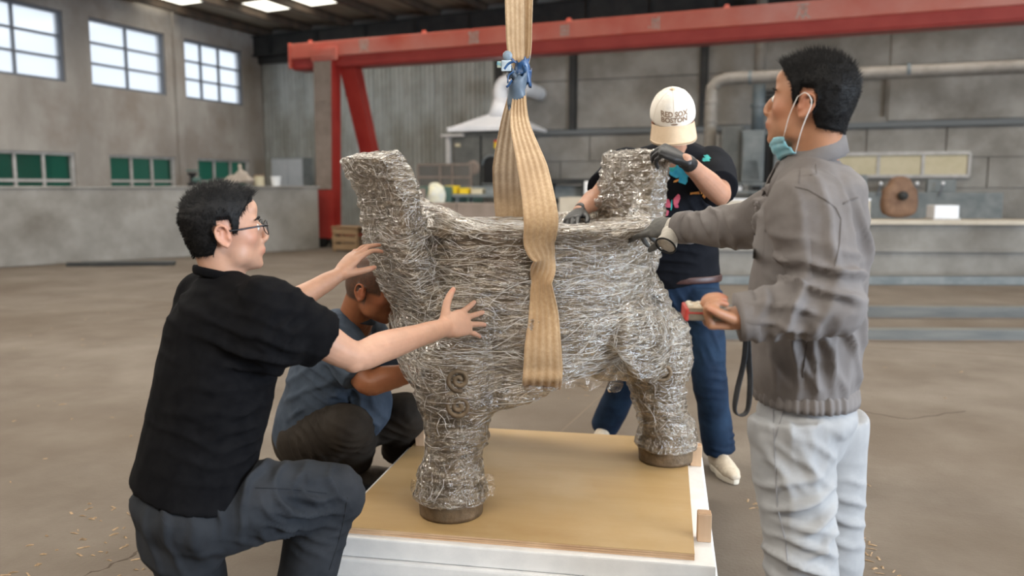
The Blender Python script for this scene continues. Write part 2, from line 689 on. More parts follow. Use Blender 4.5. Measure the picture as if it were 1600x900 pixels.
# block courses in the lower band (joints stand open)
for r in range(4):
    for k in range(13):
        x0 = 7.3 + 1.55 * k + (0.75 if r % 2 else 0)
        part('cement_block', MB().bevel_box((x0 + .012, -0.06, 0.05 + .64 * r), (x0 + 1.538, 0.02, 0.05 + .64 * (r + 1) - .012), .012),
             M_BLOCK, wall_back)
# upper panels between the steel posts
for k, (a, b) in enumerate(((7.3, 9.08), (9.27, 12.2), (12.38, 15.2), (16.2, 19.3), (19.5, 22.5))):
    for z0, z1 in ((2.76, 3.9), (3.92, 5.05)):
        if k == 3 or z1 > 3.9 or k < 3:
            part('render_panel', MB().bevel_box((a, -0.05, z0), (b, 0.02, z1), .01), M_BLOCK, wall_back)
trim = MB().box((7.25, -0.14, 2.62), (26, 0.02, 2.73))
structure('trim_1', trim, mat('blue_grey_steel_rail', (0.13, 0.14, 0.145), None, .6), 'dark horizontal steel rail on the back wall')
for k, s in enumerate((9.17, 12.3, 19.4)):
    structure('trim_%d' % (2 + k), MB().box((s - .075, -0.16, 2.73 if k < 2 else 2.73), (s + .075, 0.02, 5.4)), M_DARK,
              'dark steel post on the back wall, %s' % ('behind the sling', 'behind the capped man', 'far right')[k])
structure('trim_5', MB().box((7.14, -0.14, 0), (7.3, 0.05, 5.4)), M_DARK, 'dark steel post where the cladding ends')

# cream window frames right
f = MB()
a, b, c, d = WB[0]
for z in (c, d):
    f.box((a, -0.14, z - .035), (b, -0.04, z + .035))
for x in (a, a + .86, a + 1.73, b):
    f.box((x - .03, -0.13, c), (x + .03, -0.05, d))
wn = structure('window_8', f, M_FRAME, 'low window with cream blinds behind the man in grey')
for x in (a, a + .86, a + 1.73):
    part('blind', MB().box((x + .03, -0.10, c + .03), (x + .83, -0.06, d - .03)), M_CREAM, wn)

# unseen wall added to block light from behind the camera; side wall with gate
mb = MB().box((-.28, -30.3, 0), (30.3, -30, 6.7))
structure('wall_front_blocker', mb, M_WALL, 'unseen cement wall added at the near end of the hall to block light')
mb = MB()
holed(-30, 0.3, 0, 6.7, [(-25.0, -15.0, 0, 4.6)], lambda a, b, c, d: mb.box((30, a, c), (30.3, b, d)))
structure('wall_right', mb, M_WALL, 'cement side wall with a wide open gate')
# roof --------------------------------------------------------------------
ceil = bpy.data.objects.new('ceiling', None)
COL.objects.link(ceil)
ceil.matrix_world = ROOM
tag(ceil, 'sheet roof on dark steel purlins with skylight panels', kind='structure')
zr = lambda x: 5.66 + 0.03 * x
ROWS = [(-1.95, 0.3, 0), (-2.95, -1.95, 2), (-3.5, -2.95, 0), (-4.5, -3.5, 1), (-9.0, -4.5, 0), (-10.0, -9.0, 1),
        (-14.5, -10.0, 0), (-15.5, -14.5, 1), (-21.5, -15.5, 0), (-22.5, -21.5, 1), (-36, -22.5, 0)]  # full rows lie out of view, added to light the hall from above
for k in range(23):
    x0 = -0.3 if k == 0 else 0.4 + 1.3 * (k - 1)
    x1 = 0.4 + 1.3 * k
    for y0, y1, t in ROWS:
        sky = t == 1 or (t == 2 and k in (2, 3, 8, 13))
        z0, z1 = zr(x0), zr(x1)
        m_ = MB()
        vs = [(x0, y0, z0), (x1, y0, z1), (x1, y1, z1), (x0, y1, z0)]
        th = .012
        m_.add(vs + [(x, y, z + th) for x, y, z in vs],
               [(0, 3, 2, 1), (4, 5, 6, 7), (0, 1, 5, 4), (1, 2, 6, 5), (2, 3, 7, 6), (3, 0, 4, 7)])
        part('skylight_panel' if sky else 'roof_sheet', m_, M_SKY if sky else M_ROOF, ceil)
    pu = MB().box((x1 - .05, -36, zr(x1) - .20), (x1 + .05, 0, zr(x1) - .185)).box((x1 - .008, -36, zr(x1) - .19), (x1 + .008, 0, zr(x1) - .004))
    pu.box((x1 - .05, -36, zr(x1) - .018), (x1 + .05, 0, zr(x1) - .003))
    part('purlin', pu, M_PURLIN, ceil)
for y in (-0.32, -8.0, -16.0, -24.0):
    m_ = MB()
    for (dy, a, b) in ((.10, .20, .235), (.012, .235, .70), (.10, .70, .735)):
        vs = []
        for x in (0.0, 30.3):
            vs += [(x, y - dy, zr(x) - a), (x, y + dy, zr(x) - a), (x, y + dy, zr(x) - b), (x, y - dy, zr(x) - b)]
        m_.add(vs, [(0, 1, 2, 3), (4, 7, 6, 5), (0, 4, 5, 1), (1, 5, 6, 2), (2, 6, 7, 3), (3, 7, 4, 0)])
    part('rafter', m_, M_DARK, ceil)
    for k in range(0, 20):
        x = 0.6 + 1.5 * k
        part('rafter_stiffener', MB().box((x - .006, y - .09, zr(x) - .70), (x + .006, y + .09, zr(x) - .235)), M_DARK, ceil)
# eaves beam above the cladding
part('eaves_beam', MB().box((0.0, -0.16, 4.75), (7.2, -0.02, 5.3)), M_DARK, ceil)

# ------------------------------------------------------------------ gantry crane
g0, g1 = V((-4.94, 19.0, 0)), V((10.2, 12.35, 0))
gl = (g1 - g0).length
gx = (g1 - g0).normalized()
gang = math.atan2(gx.y, gx.x)
gc = thing('gantry_crane', 'faded red gantry crane girder spanning the hall on an A-shaped post', 'crane', g0, gang)
gd = MB().bevel_box((0, 0, 4.17), (gl, 0.5, 4.50), .02)
girder = part('girder', gd, M_RED, gc)
sub = part('lower_web', MB().box((0.02, 0.05, 3.97), (gl, 0.42, 4.17)), M_REDD, gc)
part('bottom_flange', MB().bevel_box((0.02, 0.08, 3.935), (gl, 0.52, 3.97), .008), M_REDD, gc)
part('end_plate', MB().bevel_box((-0.03, -0.02, 3.97), (0.0, 0.52, 4.52), .008), M_RED, gc)
part('leg_bracket', MB().bevel_box((0.62, -0.06, 4.08), (1.28, 0.0, 4.36), .012), M_RED, gc)
part('bracket_panel', MB().bevel_box((0.68, -0.075, 4.16), (1.22, -0.055, 4.31), .008), M_RED, gc)
for x in (0.4, 3.3, 6.5, 9.5):
    part('lifting_lug', MB().prism([(-.07, 0), (.07, 0), (.03, .09), (-.03, .09)], 0, .03,
         Matrix(((1, 0, 0, x), (0, 0, 1, .2), (0, 1, 0, 4.5), (0, 0, 0, 1)))), M_RED, gc)
p1 = MB().tube([(0.93, 0.06, 4.08), (0.95, 0.02, 0.22)], [(0.20, 0.13), (0.17, 0.12)], side=(1, 0, 0), n=4, sub=1, cap='flat', power=100)
# square post: explicit tapered boxes instead of a round loft


def taper(mb, a, b, wa, wb):
    (ax, ay, az), (bx, by, bz) = a, b
    vs = []
    for (x, y, z), (w, d) in (((ax, ay, az), wa), ((bx, by, bz), wb)):
        vs += [(x - w, y - d, z), (x + w, y - d, z), (x + w, y + d, z), (x - w, y + d, z)]
    return mb.add(vs, [(0, 1, 2, 3), (7, 6, 5, 4), (4, 5, 1, 0), (5, 6, 2, 1), (6, 7, 3, 2), (7, 4, 0, 3)])


part('leg', taper(MB(), (0.93, .10, 4.10), (0.93, 0.02, 0.22), (.235, .16), (.20, .14)), M_REDD, gc)
part('leg_cover', taper(MB(), (0.92, -.075, 4.07), (0.92, -0.135, 1.3), (.225, .012), (.20, .012)), M_TAUPE, gc)
part('leg', taper(MB(), (1.36, .35, 3.95), (1.52, 1.5, 0.22), (.20, .14), (.15, .12)), M_REDD, gc)
for z, x in ((3.2, .9), (2.55, .9), (1.95, .9)):
    part('weld_seam', MB().box((x - .1, -.125, z), (x + .1, -.09, z + .02)), M_TAUPE, gc)
part('base_beam', MB().bevel_box((.62, -.05, .16), (1.95, 1.8, .34), .02), M_REDD, gc)
for x, y in ((.78, -.06), (1.15, -.06), (1.7, 1.8)):
    part('wheel', MB().lathe([(.12, -.05), (.16, -.045), (.16, .045), (.12, .05)], 20,
         Matrix.Translation((x, y, .16)) @ Matrix.Rotation(PI / 2, 4, 'X')), M_BLACK, gc)
# weathered painted characters, built stroke by stroke (too worn to read)
M_GLYPH = mat('worn_white_lettering', (0.50, 0.42, 0.36), (0.40, 0.25, 0.20), .6, 14)
H = lambda y, a, b: (a, y, b, y)
S = lambda x, a, b: (x, a, x, b)
G1 = [H(.95, .1, .9), H(.6, .1, .9), S(.1, .6, .95), S(.36, .6, .95), S(.63, .6, .95), S(.9, .6, .95), H(.42, .05, .95), S(.5, .05, .5),
      (.45, .35, .05, .02), (.55, .35, .95, .02)]
G2 = [S(.18, .0, 1), S(.5, .1, .9), S(.82, .0, 1), H(.85, .0, 1), H(.6, .1, .9), H(.38, .1, .9), H(.12, .0, 1)]
G3 = [S(.2, .05, .95), S(.5, .05, .95), S(.8, .05, .95), H(.8, .15, .85), H(.5, .15, .85), H(.2, .15, .85)]
G4 = [(.15, .3, .05, .2), S(.4, .1, .95), S(.65, .05, .9), S(.9, .0, 1), H(.75, .35, .8)]
G5 = [H(.92, .1, .9), S(.5, .5, 1), H(.7, .2, .8), (.3, .6, .1, .0), (.35, .35, .5, .05), (.75, .6, .5, .0), (.6, .4, .95, .0)]
for px, gl_, hh in ((575, G1, .26), (742, G2, .25), (880, G3, .24), (1015, G4, .23), (1240, G5, .26)):
    tt = None
    # place along the girder where the photo shows them
    m = (px - 800) / FPX
    sx = (m * g0.y - g0.x) / (gx.x - m * gx.y)
    ch = MB()
    for (x0, y0, x1, y1) in gl_:
        a = V((sx + (x0 - .5) * hh, -.004, 4.205 + y0 * hh))
        b = V((sx + (x1 - .5) * hh, -.004, 4.205 + y1 * hh))
        dd = (b - a).normalized()
        nn = V((-dd.z, 0, dd.x)) * .014
        ch.add([a - nn, a + nn, b + nn, b - nn], [(0, 1, 2, 3)])
    o = part('painted_character', ch, M_GLYPH, gc)
    o['label'] = 'worn pale painted character'

# ------------------------------------------------------------------ things in the back of the hall
RZ = math.radians(-21)


def zpx(py, Y):
    return at(800, py, Y).z


def ground(px, Y):
    return V((at(px, 450, Y).x, Y, 0))


# low cement parapet, left
p0, p1 = V((-11.2, 11.7, 0)), V((-4.2, 18.15, 0))
d = (p1 - p0)
lw = thing('cement_parapet', 'low grey cement parapet in front of the green windows', 'low wall', p0, math.atan2(d.y, d.x))
part('parapet_body', MB().bevel_box((0, 0, 0), (d.length, .25, 1.335), .02), M_BLOCK, lw)
part('coping', MB().bevel_box((-.0, -.03, 1.325), (d.length + .03, .28, 1.37), .015), M_BLOCK, lw)
wx = d.normalized()
wn_ = V((-wx.y, wx.x, 0))


def on_wall(px, zoff=1.37):
    m = (px - 800) / FPX
    q = p0 + wn_ * .12
    s = (m * q.y - q.x) / (wx.x - m * wx.y)
    return q + wx * s + V((0, 0, zoff))


c = on_wall(305)
t = thing('valve_wheel', 'small black and green valve on the parapet left of a rag heap', 'valve', c)
part('valve_body', MB().lathe([(.10, 0), (.10, .05), (.05, .08), (.05, .2), (.09, .22), (.09, .26)], 16), M_BLACK, t)
part('outlet', MB().tube([(0, 0, .12), (.16, 0, .12)], [.05, .05], n=12, sub=1, cap='flat'), M_GREENM, t)
part('hand_wheel', MB().tube([(.11 * math.cos(a * PI / 6), .11 * math.sin(a * PI / 6), .3) for a in range(13)], [.014] * 13, side=(0, 0, 1), n=8, sub=2), M_GREENM, t)
c = on_wall(378)
rag = MB()
for k in range(9):
    rag.ell((rng.uniform(-.2, .2), rng.uniform(-.06, .06), .07 + rng.uniform(0, .06)), (rng.uniform(.1, .2), .09, rng.uniform(.06, .12)))
rag.ell((.05, 0, .2), (.14, .08, .14)).ell((.02, 0, .36), (.05, .05, .09))
rm = remesh(rag, .025, 2)
folds(rm, [], .03, 9)
o = link('rag_heap', rm, mat('dusty_beige_rag', (.34, .28, .23), (.45, .38, .32), .9, 8), loc=c)
tag(o, 'heap of dusty beige rags on the parapet before the green window', 'rags')
c = on_wall(372)
o = link('green_hose', MB().tube([(-.2, -.1, .04), (-.12, -.03, .09), (-.03, -.05, .045), (.06, .03, .08), (.16, .06, .04)], [.03] * 5, n=8).mesh('green_hose'),
         mat('green_rubber', (.03, .12, .07), None, .5), loc=c + V((-.28, -.33, -1.37 + 1.37)), smooth=True)
o.location = on_wall(343) + V((0, 0, -.012))
tag(o, 'short green hose lying beside the rag heap', 'hose')
t = thing('paint_tin', 'beige paint tin on the parapet, left of the white tub before the green window', 'tin', on_wall(408))
part('tin_body', MB().lathe([(.10, 0), (.105, .01), (.105, .2), (.10, .21)], 18), M_CREAM, t)
part('tin_lid', MB().lathe([(.11, .205), (.11, .225), (.09, .228)], 18), M_RUST, t)
t = thing('white_tub', 'white plastic tub on the parapet right of the paint tin', 'tub', on_wall(434))
part('tub_body', MB().lathe([(.085, 0), (.11, .18), (.118, .18), (.118, .2), (.1, .2)], 18), M_WHITE, t)
part('tub_handle', MB().tube([(-.11, 0, .18), (-.06, -.06, .12), (.06, -.06, .12), (.11, 0, .18)], [.006] * 4, n=6), M_FRAMED, t)
# grey cabinet near the corner
t = thing('steel_cabinet', 'plain pale grey steel cabinet standing against the corrugated cladding', 'cabinet', HUB(1.05, -1.1), RZ)
part('carcass', MB().bevel_box((0, 0, .1), (1.0, .45, 2.12), .015), M_MACHB, t)
for k in range(2):
    dd = part('door', MB().bevel_box((.015 + .49 * k, -.02, .14), (.495 + .49 * k, .0, 2.08), .008), mat('pale_grey_paint', (.34, .37, .40), (.40, .42, .45), .5, 3), t)
    part('door_handle', MB().bevel_box((.43 + .1 * k, -.045, 1.05), (.455 + .1 * k, -.02, 1.2), .006), M_FRAMED, dd)
for x in (.04, .9):
    part('foot', MB().box((x, .04, 0), (x + .06, .4, .1)), M_FRAMED, t)
# steel bars on the floor, far left
q = at(222, 418, 14.3)
for k, (off, L, w) in enumerate(((0, 1.25, .10), (.22, 1.1, .08))):
    o = link('steel_bar', MB().bevel_box((-L, 0, 0), (L * .42, w, .07), .01).mesh('steel_bar'), M_DARK if k == 0 else M_BEAM,
             loc=(q.x, q.y + off, 0))
    o.rotation_euler = (0, 0, math.radians(6))
    tag(o, ('dark flat steel bar lying on the floor before the parapet', 'grey steel bar lying behind the dark one before the parapet')[k], 'steel bar')

# extraction hood and furnace cabinet
Yh = 19.4
c = ground(752, Yh)
t = thing('furnace_cabinet', 'dark grey kiln cabinet with an arched opening and yellow sticker under the white hood', 'kiln', c, RZ)
part('cabinet_body', MB().bevel_box((-.72, 0, .0), (.95, 1.2, zpx(205, Yh) - .03), .02), M_MACH, t)
dr = part('side_panel', MB().bevel_box((-.66, -.03, .5), (-.02, .0, zpx(214, Yh)), .01), M_MACH, t)
part('panel_seam', MB().box((.0, -.02, .4), (.025, .0, zpx(212, Yh))), M_BLACK, t)
ax0, az0 = (770 - 752) / 1300 * Yh, zpx(288, Yh)
arch = [(-.19, 0), (.19, 0), (.19, .42)] + [(.19 * math.cos(a), .42 + .19 * math.sin(a)) for a in (0.4, .8, 1.2, 1.57, 1.95, 2.35, 2.75)] + [(-.19, .42)]
part('arched_opening', MB().prism(arch, -.0, .03, Matrix(((1, 0, 0, ax0), (0, 0, -1, -.0), (0, 1, 0, az0), (0, 0, 0, 1)))), M_BLACK, t)
ring = [(x * 1.14, z * 1.07) for x, z in arch]
part('arch_frame', MB().tube([(ax0 + x, -.03, az0 + z) for x, z in ring], [.025] * len(ring), n=8, sub=1, side=(0, 1, 0)), M_MACHB, t)
st = part('warning_sticker', MB().box((.34, -.012, zpx(232, Yh)), (.62, -.0, zpx(223, Yh))), M_YEL, t)
st2 = part('sticker_band', MB().box((.34, -.013, zpx(223, Yh)), (.62, -.0, zpx(219.5, Yh))), M_REDST, t)
part('gauge', MB().lathe([(.16, 0), (.17, .03), (.12, .05), (.0, .05)], 20, Matrix.Translation((-.18, 0, zpx(262, Yh))) @ Matrix.Rotation(PI / 2, 4, 'X')), M_TAUPE, t)
part('lamp_box', MB().bevel_box((-.62, -.06, zpx(229, Yh)), (-.5, .0, zpx(224, Yh)), .01), M_CREAM, t)
part('roof_ledge', MB().bevel_box((-.98, -.1, zpx(213, Yh)), (-.4, .5, zpx(209, Yh)), .01), M_FRAME, t)
part('ledge_post', MB().box((-.86, -.05, 0), (-.76, .05, zpx(213, Yh))), M_FRAME, t)
hz0, hz1, hz2 = zpx(203, Yh), zpx(176, Yh), zpx(150, Yh)
t2 = thing('extraction_hood', 'white pyramid extraction hood with a bent duct above the dark kiln', 'hood', c + V((0.2, 0, hz0)), RZ)
hb = MB()
vs = [(-.95, -.15, 0), (.95, -.15, 0), (.95, 1.3, 0), (-.95, 1.3, 0), (-.95, -.15, .06), (.95, -.15, .06), (.95, 1.3, .06), (-.95, 1.3, .06),
      (-.2, .4, hz1 - hz0), (.3, .4, hz1 - hz0), (.3, .8, hz1 - hz0), (-.2, .8, hz1 - hz0)]
hb.add(vs, [(3, 2, 1, 0), (0, 1, 5, 4), (1, 2, 6, 5), (2, 3, 7, 6), (3, 0, 4, 7), (4, 5, 9, 8), (5, 6, 10, 9), (6, 7, 11, 10), (7, 4, 8, 11), (8, 9, 10, 11)])
part('hood_canopy', hb, M_HOOD, t2)
part('hood_neck', MB().lathe([(.32, hz1 - hz0 - .05), (.22, hz1 - hz0 + .2), (.17, hz2 - hz0)], 20, Matrix.Translation((.05, .6, 0))), M_HOOD, t2, True)
part('duct_elbow', MB().tube([(.05, .6, hz2 - hz0 - .02), (.05, .6, hz2 - hz0 + .22), (.16, .6, hz2 - hz0 + .36), (.35, .62, hz2 - hz0 + .34), (.52, .9, hz2 - hz0 + .26), (.56, 1.9, hz2 - hz0 + .22)],
     [.17] * 6, n=18, side=(0, 1, 0)), M_HOOD, t2, True)
part('canopy_rim', MB().bevel_box((-.98, -.18, -.03), (.98, -.13, .075), .01), M_HOOD, t2)

# glazed booth left of the kiln
Yg = 17.6
c = ground(688, Yg)
t = thing('glazed_booth', 'grey framed machine booth with dark panes left of the kiln', 'booth', c, RZ)
gz = [0.02, zpx(292, Yg), zpx(277, Yg), zpx(257, Yg)]
part('booth_base', MB().bevel_box((-.5, .05, 0), (.75, .6, gz[1]), .02), M_GREENM, t)
for x in (-.5, .02, .3, .72):
    part('booth_post', MB().box((x - .02, 0, gz[1]), (x + .02, .05, gz[3])), M_TAUPE, t)
for z in gz[1:]:
    part('booth_rail', MB().box((-.52, -.005, z - .02), (.74, .055, z + .02)), M_TAUPE, t)
for a, b in ((-.48, 0), (.04, .28), (.32, .7)):
    for z0, z1 in ((gz[1], gz[2]), (gz[2], gz[3])):
        part('pane', MB().box((a, .02, z0 + .02), (b, .03, z1 - .02)), glass('booth_glass', (.10, .14, .14), .35, .08, .1) if 'bg' not in MATS else MATS['bg'], t)

# green bench with tools
Yb = 14.5
c = ground(722, Yb)
zt = zpx(303, Yb)
t = thing('tool_bench', 'grey steel tool bench with green end cabinet behind the wrapped vessel', 'bench', c, RZ)
part('bench_top', MB().bevel_box((-.05, -.3, zt - .05), (1.15, .4, zt), .008), M_MACHB, t)
for x in (0, 1.05):
    for y in (-.25, .33):
        part('leg', MB().box((x, y, 0), (x + .05, y + .05, zt - .05)), M_MACHB, t)
part('lower_shelf', MB().box((0, -.25, .3), (1.1, .35, .33)), M_MACHB, t)
cb = part('end_cabinet', MB().bevel_box((-.78, -.32, 0), (-.07, .4, zpx(291, Yb)), .015), M_GREENM, t)
part('cabinet_door', MB().bevel_box((-.73, -.34, .1), (-.12, -.32, zpx(295, Yb)), .008), M_GREENM, cb)
part('back_rail', MB().box((0, .36, zt), (1.1, .39, zpx(291, Yb))), M_MACHB, t)
bx = lambda px: (px - 722) / 1300 * Yb
items = [('yellow_tool_box', 712, .20, .14, M_YEL, 'yellow tool box on the bench, left'), ('yellow_tray', 734, .16, .1, M_YEL, 'yellow tray on the bench, right of the tool box'),
         ('cream_carton', 755, .2, .09, M_CREAM, 'flat cream carton on the bench, right of the yellow tray'),
         ('grey_motor_cover', 778, .18, .13, M_MACHB, 'small grey cover on the right end of the bench')]
for nm, px, w, h_, mm, lb in items:
    p = c + Matrix.Rotation(RZ, 3, 'Z') @ V((bx(px), -.12, zt + .002))
    o = thing(nm, lb, 'box', p, RZ)
    part('box_body', MB().bevel_box((-w / 2, -.08, 0), (w / 2, .08, h_ * .75), .01), mm, o)
    part('box_lid', MB().bevel_box((-w / 2 - .006, -.086, h_ * .75), (w / 2 + .006, .086, h_), .008), mm, o)
# white sack hung at the bench end
p = c + Matrix.Rotation(RZ, 3, 'Z') @ V((bx(700), -.52, 0))
sk = MB().tube([(0, 0, zt - .38), (0, 0, zt - .2), (.02, 0, zt), (-.02, 0, zt + .14)], [(.10, .07), (.16, .1), (.15, .1), (.10, .06)], side=(1, 0, 0))
sm = remesh(sk, .02, 2)
folds(sm, [], .03, 8)
o = link('white_sack', sm, mat('white_woven_sack', (.6, .6, .56), (.72, .66, .45), .8, 6), loc=p)
tag(o, 'crumpled white and yellow sack hanging at the bench end', 'sack')
# cement plinth in front of the bench
t = thing('cement_plinth', 'low cement plinth between the bench and the wrapped vessel', 'plinth', ground(655, 13.6), RZ)
part('plinth_block', MB().bevel_box((-.05, 0, 0), (.68, .4, zpx(317, 13.6)), .015), M_TAUPE, t)
part('plinth_block', MB().bevel_box((.69, 0, 0), (1.55, .4, zpx(317, 13.6)), .015), M_TAUPE, t)
part('plinth_block', MB().bevel_box((-.4, .05, 0), (-.06, .4, zpx(295, 13.6)), .015), M_TAUPE, t)
# wooden crate by the gantry foot
c = ground(548, 17.6)
t = thing('wooden_crate', 'small brown wooden crate with gaps standing by the gantry foot', 'crate', c, RZ)
M_CRATE = mat('crate_wood', (.25, .16, .09), (.34, .23, .13), .8, 5, stretch=(.4, 4, 4))
for z in (.04, .2, .36):
    part('slat', MB().bevel_box((-.3, -.2, z), (.3, -.18, z + .12), .006), M_CRATE, t)
    part('slat', MB().bevel_box((-.3, .18, z), (.3, .2, z + .12), .006), M_CRATE, t)
for x in (-.3, .24):
    for y in (-.18, .14):
        part('corner_post', MB().box((x, y, 0), (x + .06, y + .04, .5)), M_CRATE, t)
part('crate_lid', MB().bevel_box((-.32, -.22, .5), (.32, .22, .53), .006), M_CRATE, t)

# machines right of the sling
Yr = 15.5
c = ground(905, Yr)
t = thing('dark_press', 'dark blue grey press frame right of the sling in the background', 'machine', c, RZ)
part('press_table', MB().bevel_box((-.75, 0, zpx(318, Yr)), (.75, .7, zpx(310, Yr)), .015), M_DARK, t)
part('press_beam', MB().bevel_box((-.75, .1, zpx(288, Yr)), (.75, .6, zpx(279, Yr)), .015), M_DARK, t)
for x in (-.72, -.02, .62):
    part('press_column', MB().bevel_box((x, .15, 0), (x + .1, .5, zpx(286, Yr)), .01), M_DARK, t)
part('press_panel', MB().bevel_box((-.6, .3, zpx(316, Yr)), (.0, .36, zpx(290, Yr)), .01), M_MACHB, t)
part('press_panel', MB().bevel_box((.12, .3, zpx(316, Yr)), (.6, .36, zpx(290, Yr)), .01), M_PIPEB, t)
part('press_base', MB().bevel_box((-.75, .05, 0), (.75, .7, .35), .02), M_MACH, t)
t = thing('white_board', 'white rectangular board leaning behind the capped man', 'board', ground(932, 14.2), RZ)
part('board_panel', MB().bevel_box((-.24, 0, zpx(318, 14.2)), (.24, .025, zpx(283, 14.2)), .006), M_WHITE, t)
for x in (-.2, .17):
    part('board_leg', MB().box((x, .005, 0), (x + .03, .03, zpx(318, 14.2) + .02)), M_FRAMED, t)
t = thing('stone_slab_stack', 'small beige slab stack under the white board', 'slabs', ground(905, 13.4), RZ)
for k in range(4):
    part('slab', MB().bevel_box((-.35 + .01 * k, -.1, zpx(333, 13.4) * 0 + .3 * k), (.35 - .01 * k, .4, .3 * k + .29), .012), M_WOODC, t)

# ducts on the back wall
Yp = 18.2
rp = lambda px: (px - 1175) / 1300 * Yp / math.cos(RZ) * .96
c = ground(1175, Yp)
t = thing('vertical_duct', 'tall tan and blue vertical duct rising to the red girder', 'duct', c, RZ)
part('upper_pipe', MB().tube([(0, 0, zpx(122, Yp)), (0, 0, 5.6)], [.12, .12], n=18, sub=1, cap='flat'), M_PIPE, t, True)
part('lower_pipe', MB().tube([(0, 0, zpx(206, Yp)), (0, 0, zpx(122, Yp))], [.135, .135], n=18, sub=1, cap='flat'), M_PIPEB, t, True)
part('pipe_foot', MB().tube([(0, 0, 0), (0, 0, zpx(206, Yp))], [.16, .15], n=18, sub=1, cap='flat'), M_PIPEB, t, True)
for z in (zpx(122, Yp), zpx(165, Yp), zpx(206, Yp)):
    part('pipe_flange', MB().lathe([(.17, z - .03), (.17, z + .03)], 18), M_PIPEB, t)
Yq = 17.2
c = ground(1103, Yq)
t = thing('elbow_duct', 'tan duct turning from a riser into a horizontal run behind the two men', 'duct', c, RZ)
zt_ = zpx(124, Yq)
part('riser', MB().tube([(0, 0, 0.0), (0, 0, 1.2), (0, 0, zt_ - .42), (.06, 0, zt_ - .13), (.22, 0, zt_ - .02), (.5, 0, zt_), (1.2, 0, zt_), (2.6, 0, zt_ - .02), (5.5, 0, zt_ - .02)],
     [.125] * 9, n=18, side=(0, 1, 0)), M_PIPE, t, True)
for x in (.75, 1.5, 2.4, 3.6):
    part('duct_clamp', MB().lathe([(.138, -.03), (.138, .03)], 18, Matrix.Translation((x, 0, zt_)) @ Matrix.Rotation(PI / 2, 4, 'Y')), M_PIPEB, t)
for z in (zpx(190, Yq), zpx(160, Yq)):
    part('duct_clamp', MB().lathe([(.138, z - .02), (.138, z + .02)], 18), M_PIPE, t)
# dust collector machine under the ducts
Ym = 16.4
c = ground(1160, Ym)
t = thing('dust_collector', 'blue grey machine with stepped housings under the vertical duct', 'machine', c, RZ)
Z = lambda py: zpx(py, Ym)
part('base_frame', MB().bevel_box((-.62, 0, 0), (.75, .9, Z(305)), .02), M_MACH, t)
part('housing', MB().bevel_box((-.50, .05, Z(302)), (-.12, .7, Z(196)), .02), M_MACH, t)
part('housing', MB().bevel_box((-.10, -.05, Z(285)), (.32, .6, Z(204)), .02), M_MACHB, t)
part('sloped_cover', MB().prism([(0, 0), (.35, 0), (.28, .4), (.07, .4)], 0, .5, Matrix(((1, 0, 0, -.08), (0, 0, 1, -.08), (0, 1, 0, Z(283)), (0, 0, 0, 1)))), M_MACHB, t)
part('cover_plate', MB().bevel_box((-.06, -.08, Z(282)), (.28, -.05, Z(214)), .01), M_MACHB, t)
part('dark_bay', MB().box((.34, .1, Z(295)), (.5, .6, Z(210))), M_BLACK, t)
part('housing', MB().bevel_box((.5, .0, Z(300)), (.95, .7, Z(225)), .02), M_MACHB, t)
part('control_rail', MB().bevel_box((-.6, -.1, Z(302)), (.9, -.04, Z(298)), .008), M_MACHB, t)
part('control_rail', MB().bevel_box((-.6, -.1, Z(289)), (.9, -.04, Z(286)), .008), M_MACHB, t)
for x, mm in ((-.4, M_CREAM), (-.15, M_HOOD), (.2, M_BLACK), (.45, M_FRAME)):
    part('control_box', MB().bevel_box((x - .08, -.09, Z(298)), (x + .08, .02, Z(291)), .008), mm, t)
# extraction arm box behind the head
t = thing('wall_box', 'dark square ventilation box fixed on the wall beside the vertical duct', 'box', HUB(14.0, -.36, 3.05), RZ)
part('box_body', MB().bevel_box((-.35, 0, 0), (.55, .3, .45), .015), M_MACH, t)
for k in range(4):
    part('louvre', MB().box((-.3, -.02, .06 + .09 * k), (.5, .0, .11 + .09 * k)), M_BLACK, t)

RZB = math.radians(-4)
# right parapet with a pale slab on it
Yw = 12.7
c = ground(1105, Yw)
t = thing('cement_bench', 'long low cement bench wall running behind the man in grey', 'low wall', c, RZB)
part('bench_wall', MB().bevel_box((0, 0, 0), (6.5, .5, zpx(350, Yw)), .02), M_BLOCK, t)
part('bench_ledge', MB().bevel_box((-.05, -.06, zpx(392, Yw)), (6.5, .0, zpx(386, Yw)), .01), M_BLOCK, t)
part('bench_top', MB().bevel_box((-.05, -.08, zpx(350, Yw)), (6.5, .55, zpx(343, Yw)), .012), M_WOODC, t)
t = thing('stone_slab', 'upright pale stone slab resting on the cement bench behind the man in grey', 'slab', ground(1105, Yw) + Matrix.Rotation(RZB, 3, 'Z') @ V((.2, .2, zpx(343, Yw))), RZB)
part('slab_face', MB().bevel_box((0, 0, 0), (2.25, .07, zpx(311, Yw) - zpx(343, Yw)), .01), M_WOODC, t)
part('slab_edge', MB().bevel_box((-.006, -.006, zpx(313.5, Yw) - zpx(343, Yw)), (2.256, .076, zpx(310.5, Yw) - zpx(343, Yw)), .004), M_HOOD, t)
base = ground(1105, Yw)
R3 = Matrix.Rotation(RZB, 3, 'Z')
zb_ = zpx(343, Yw)
t = thing('white_block', 'white plaster block on the cement bench at the right', 'block', base + R3 @ V((3.35, .08, zb_)), RZB)
part('block_body', MB().bevel_box((0, 0, 0), (.36, .3, .22), .015), M_HOOD, t)
part('block_foot', MB().bevel_box((-.02, -.02, 0), (.38, .32, .03), .006), M_FRAME, t)
t = thing('rusty_casting', 'rusty brown rounded casting on the bench left of the white block', 'casting', base + R3 @ V((2.62, .34, zb_)), RZB)
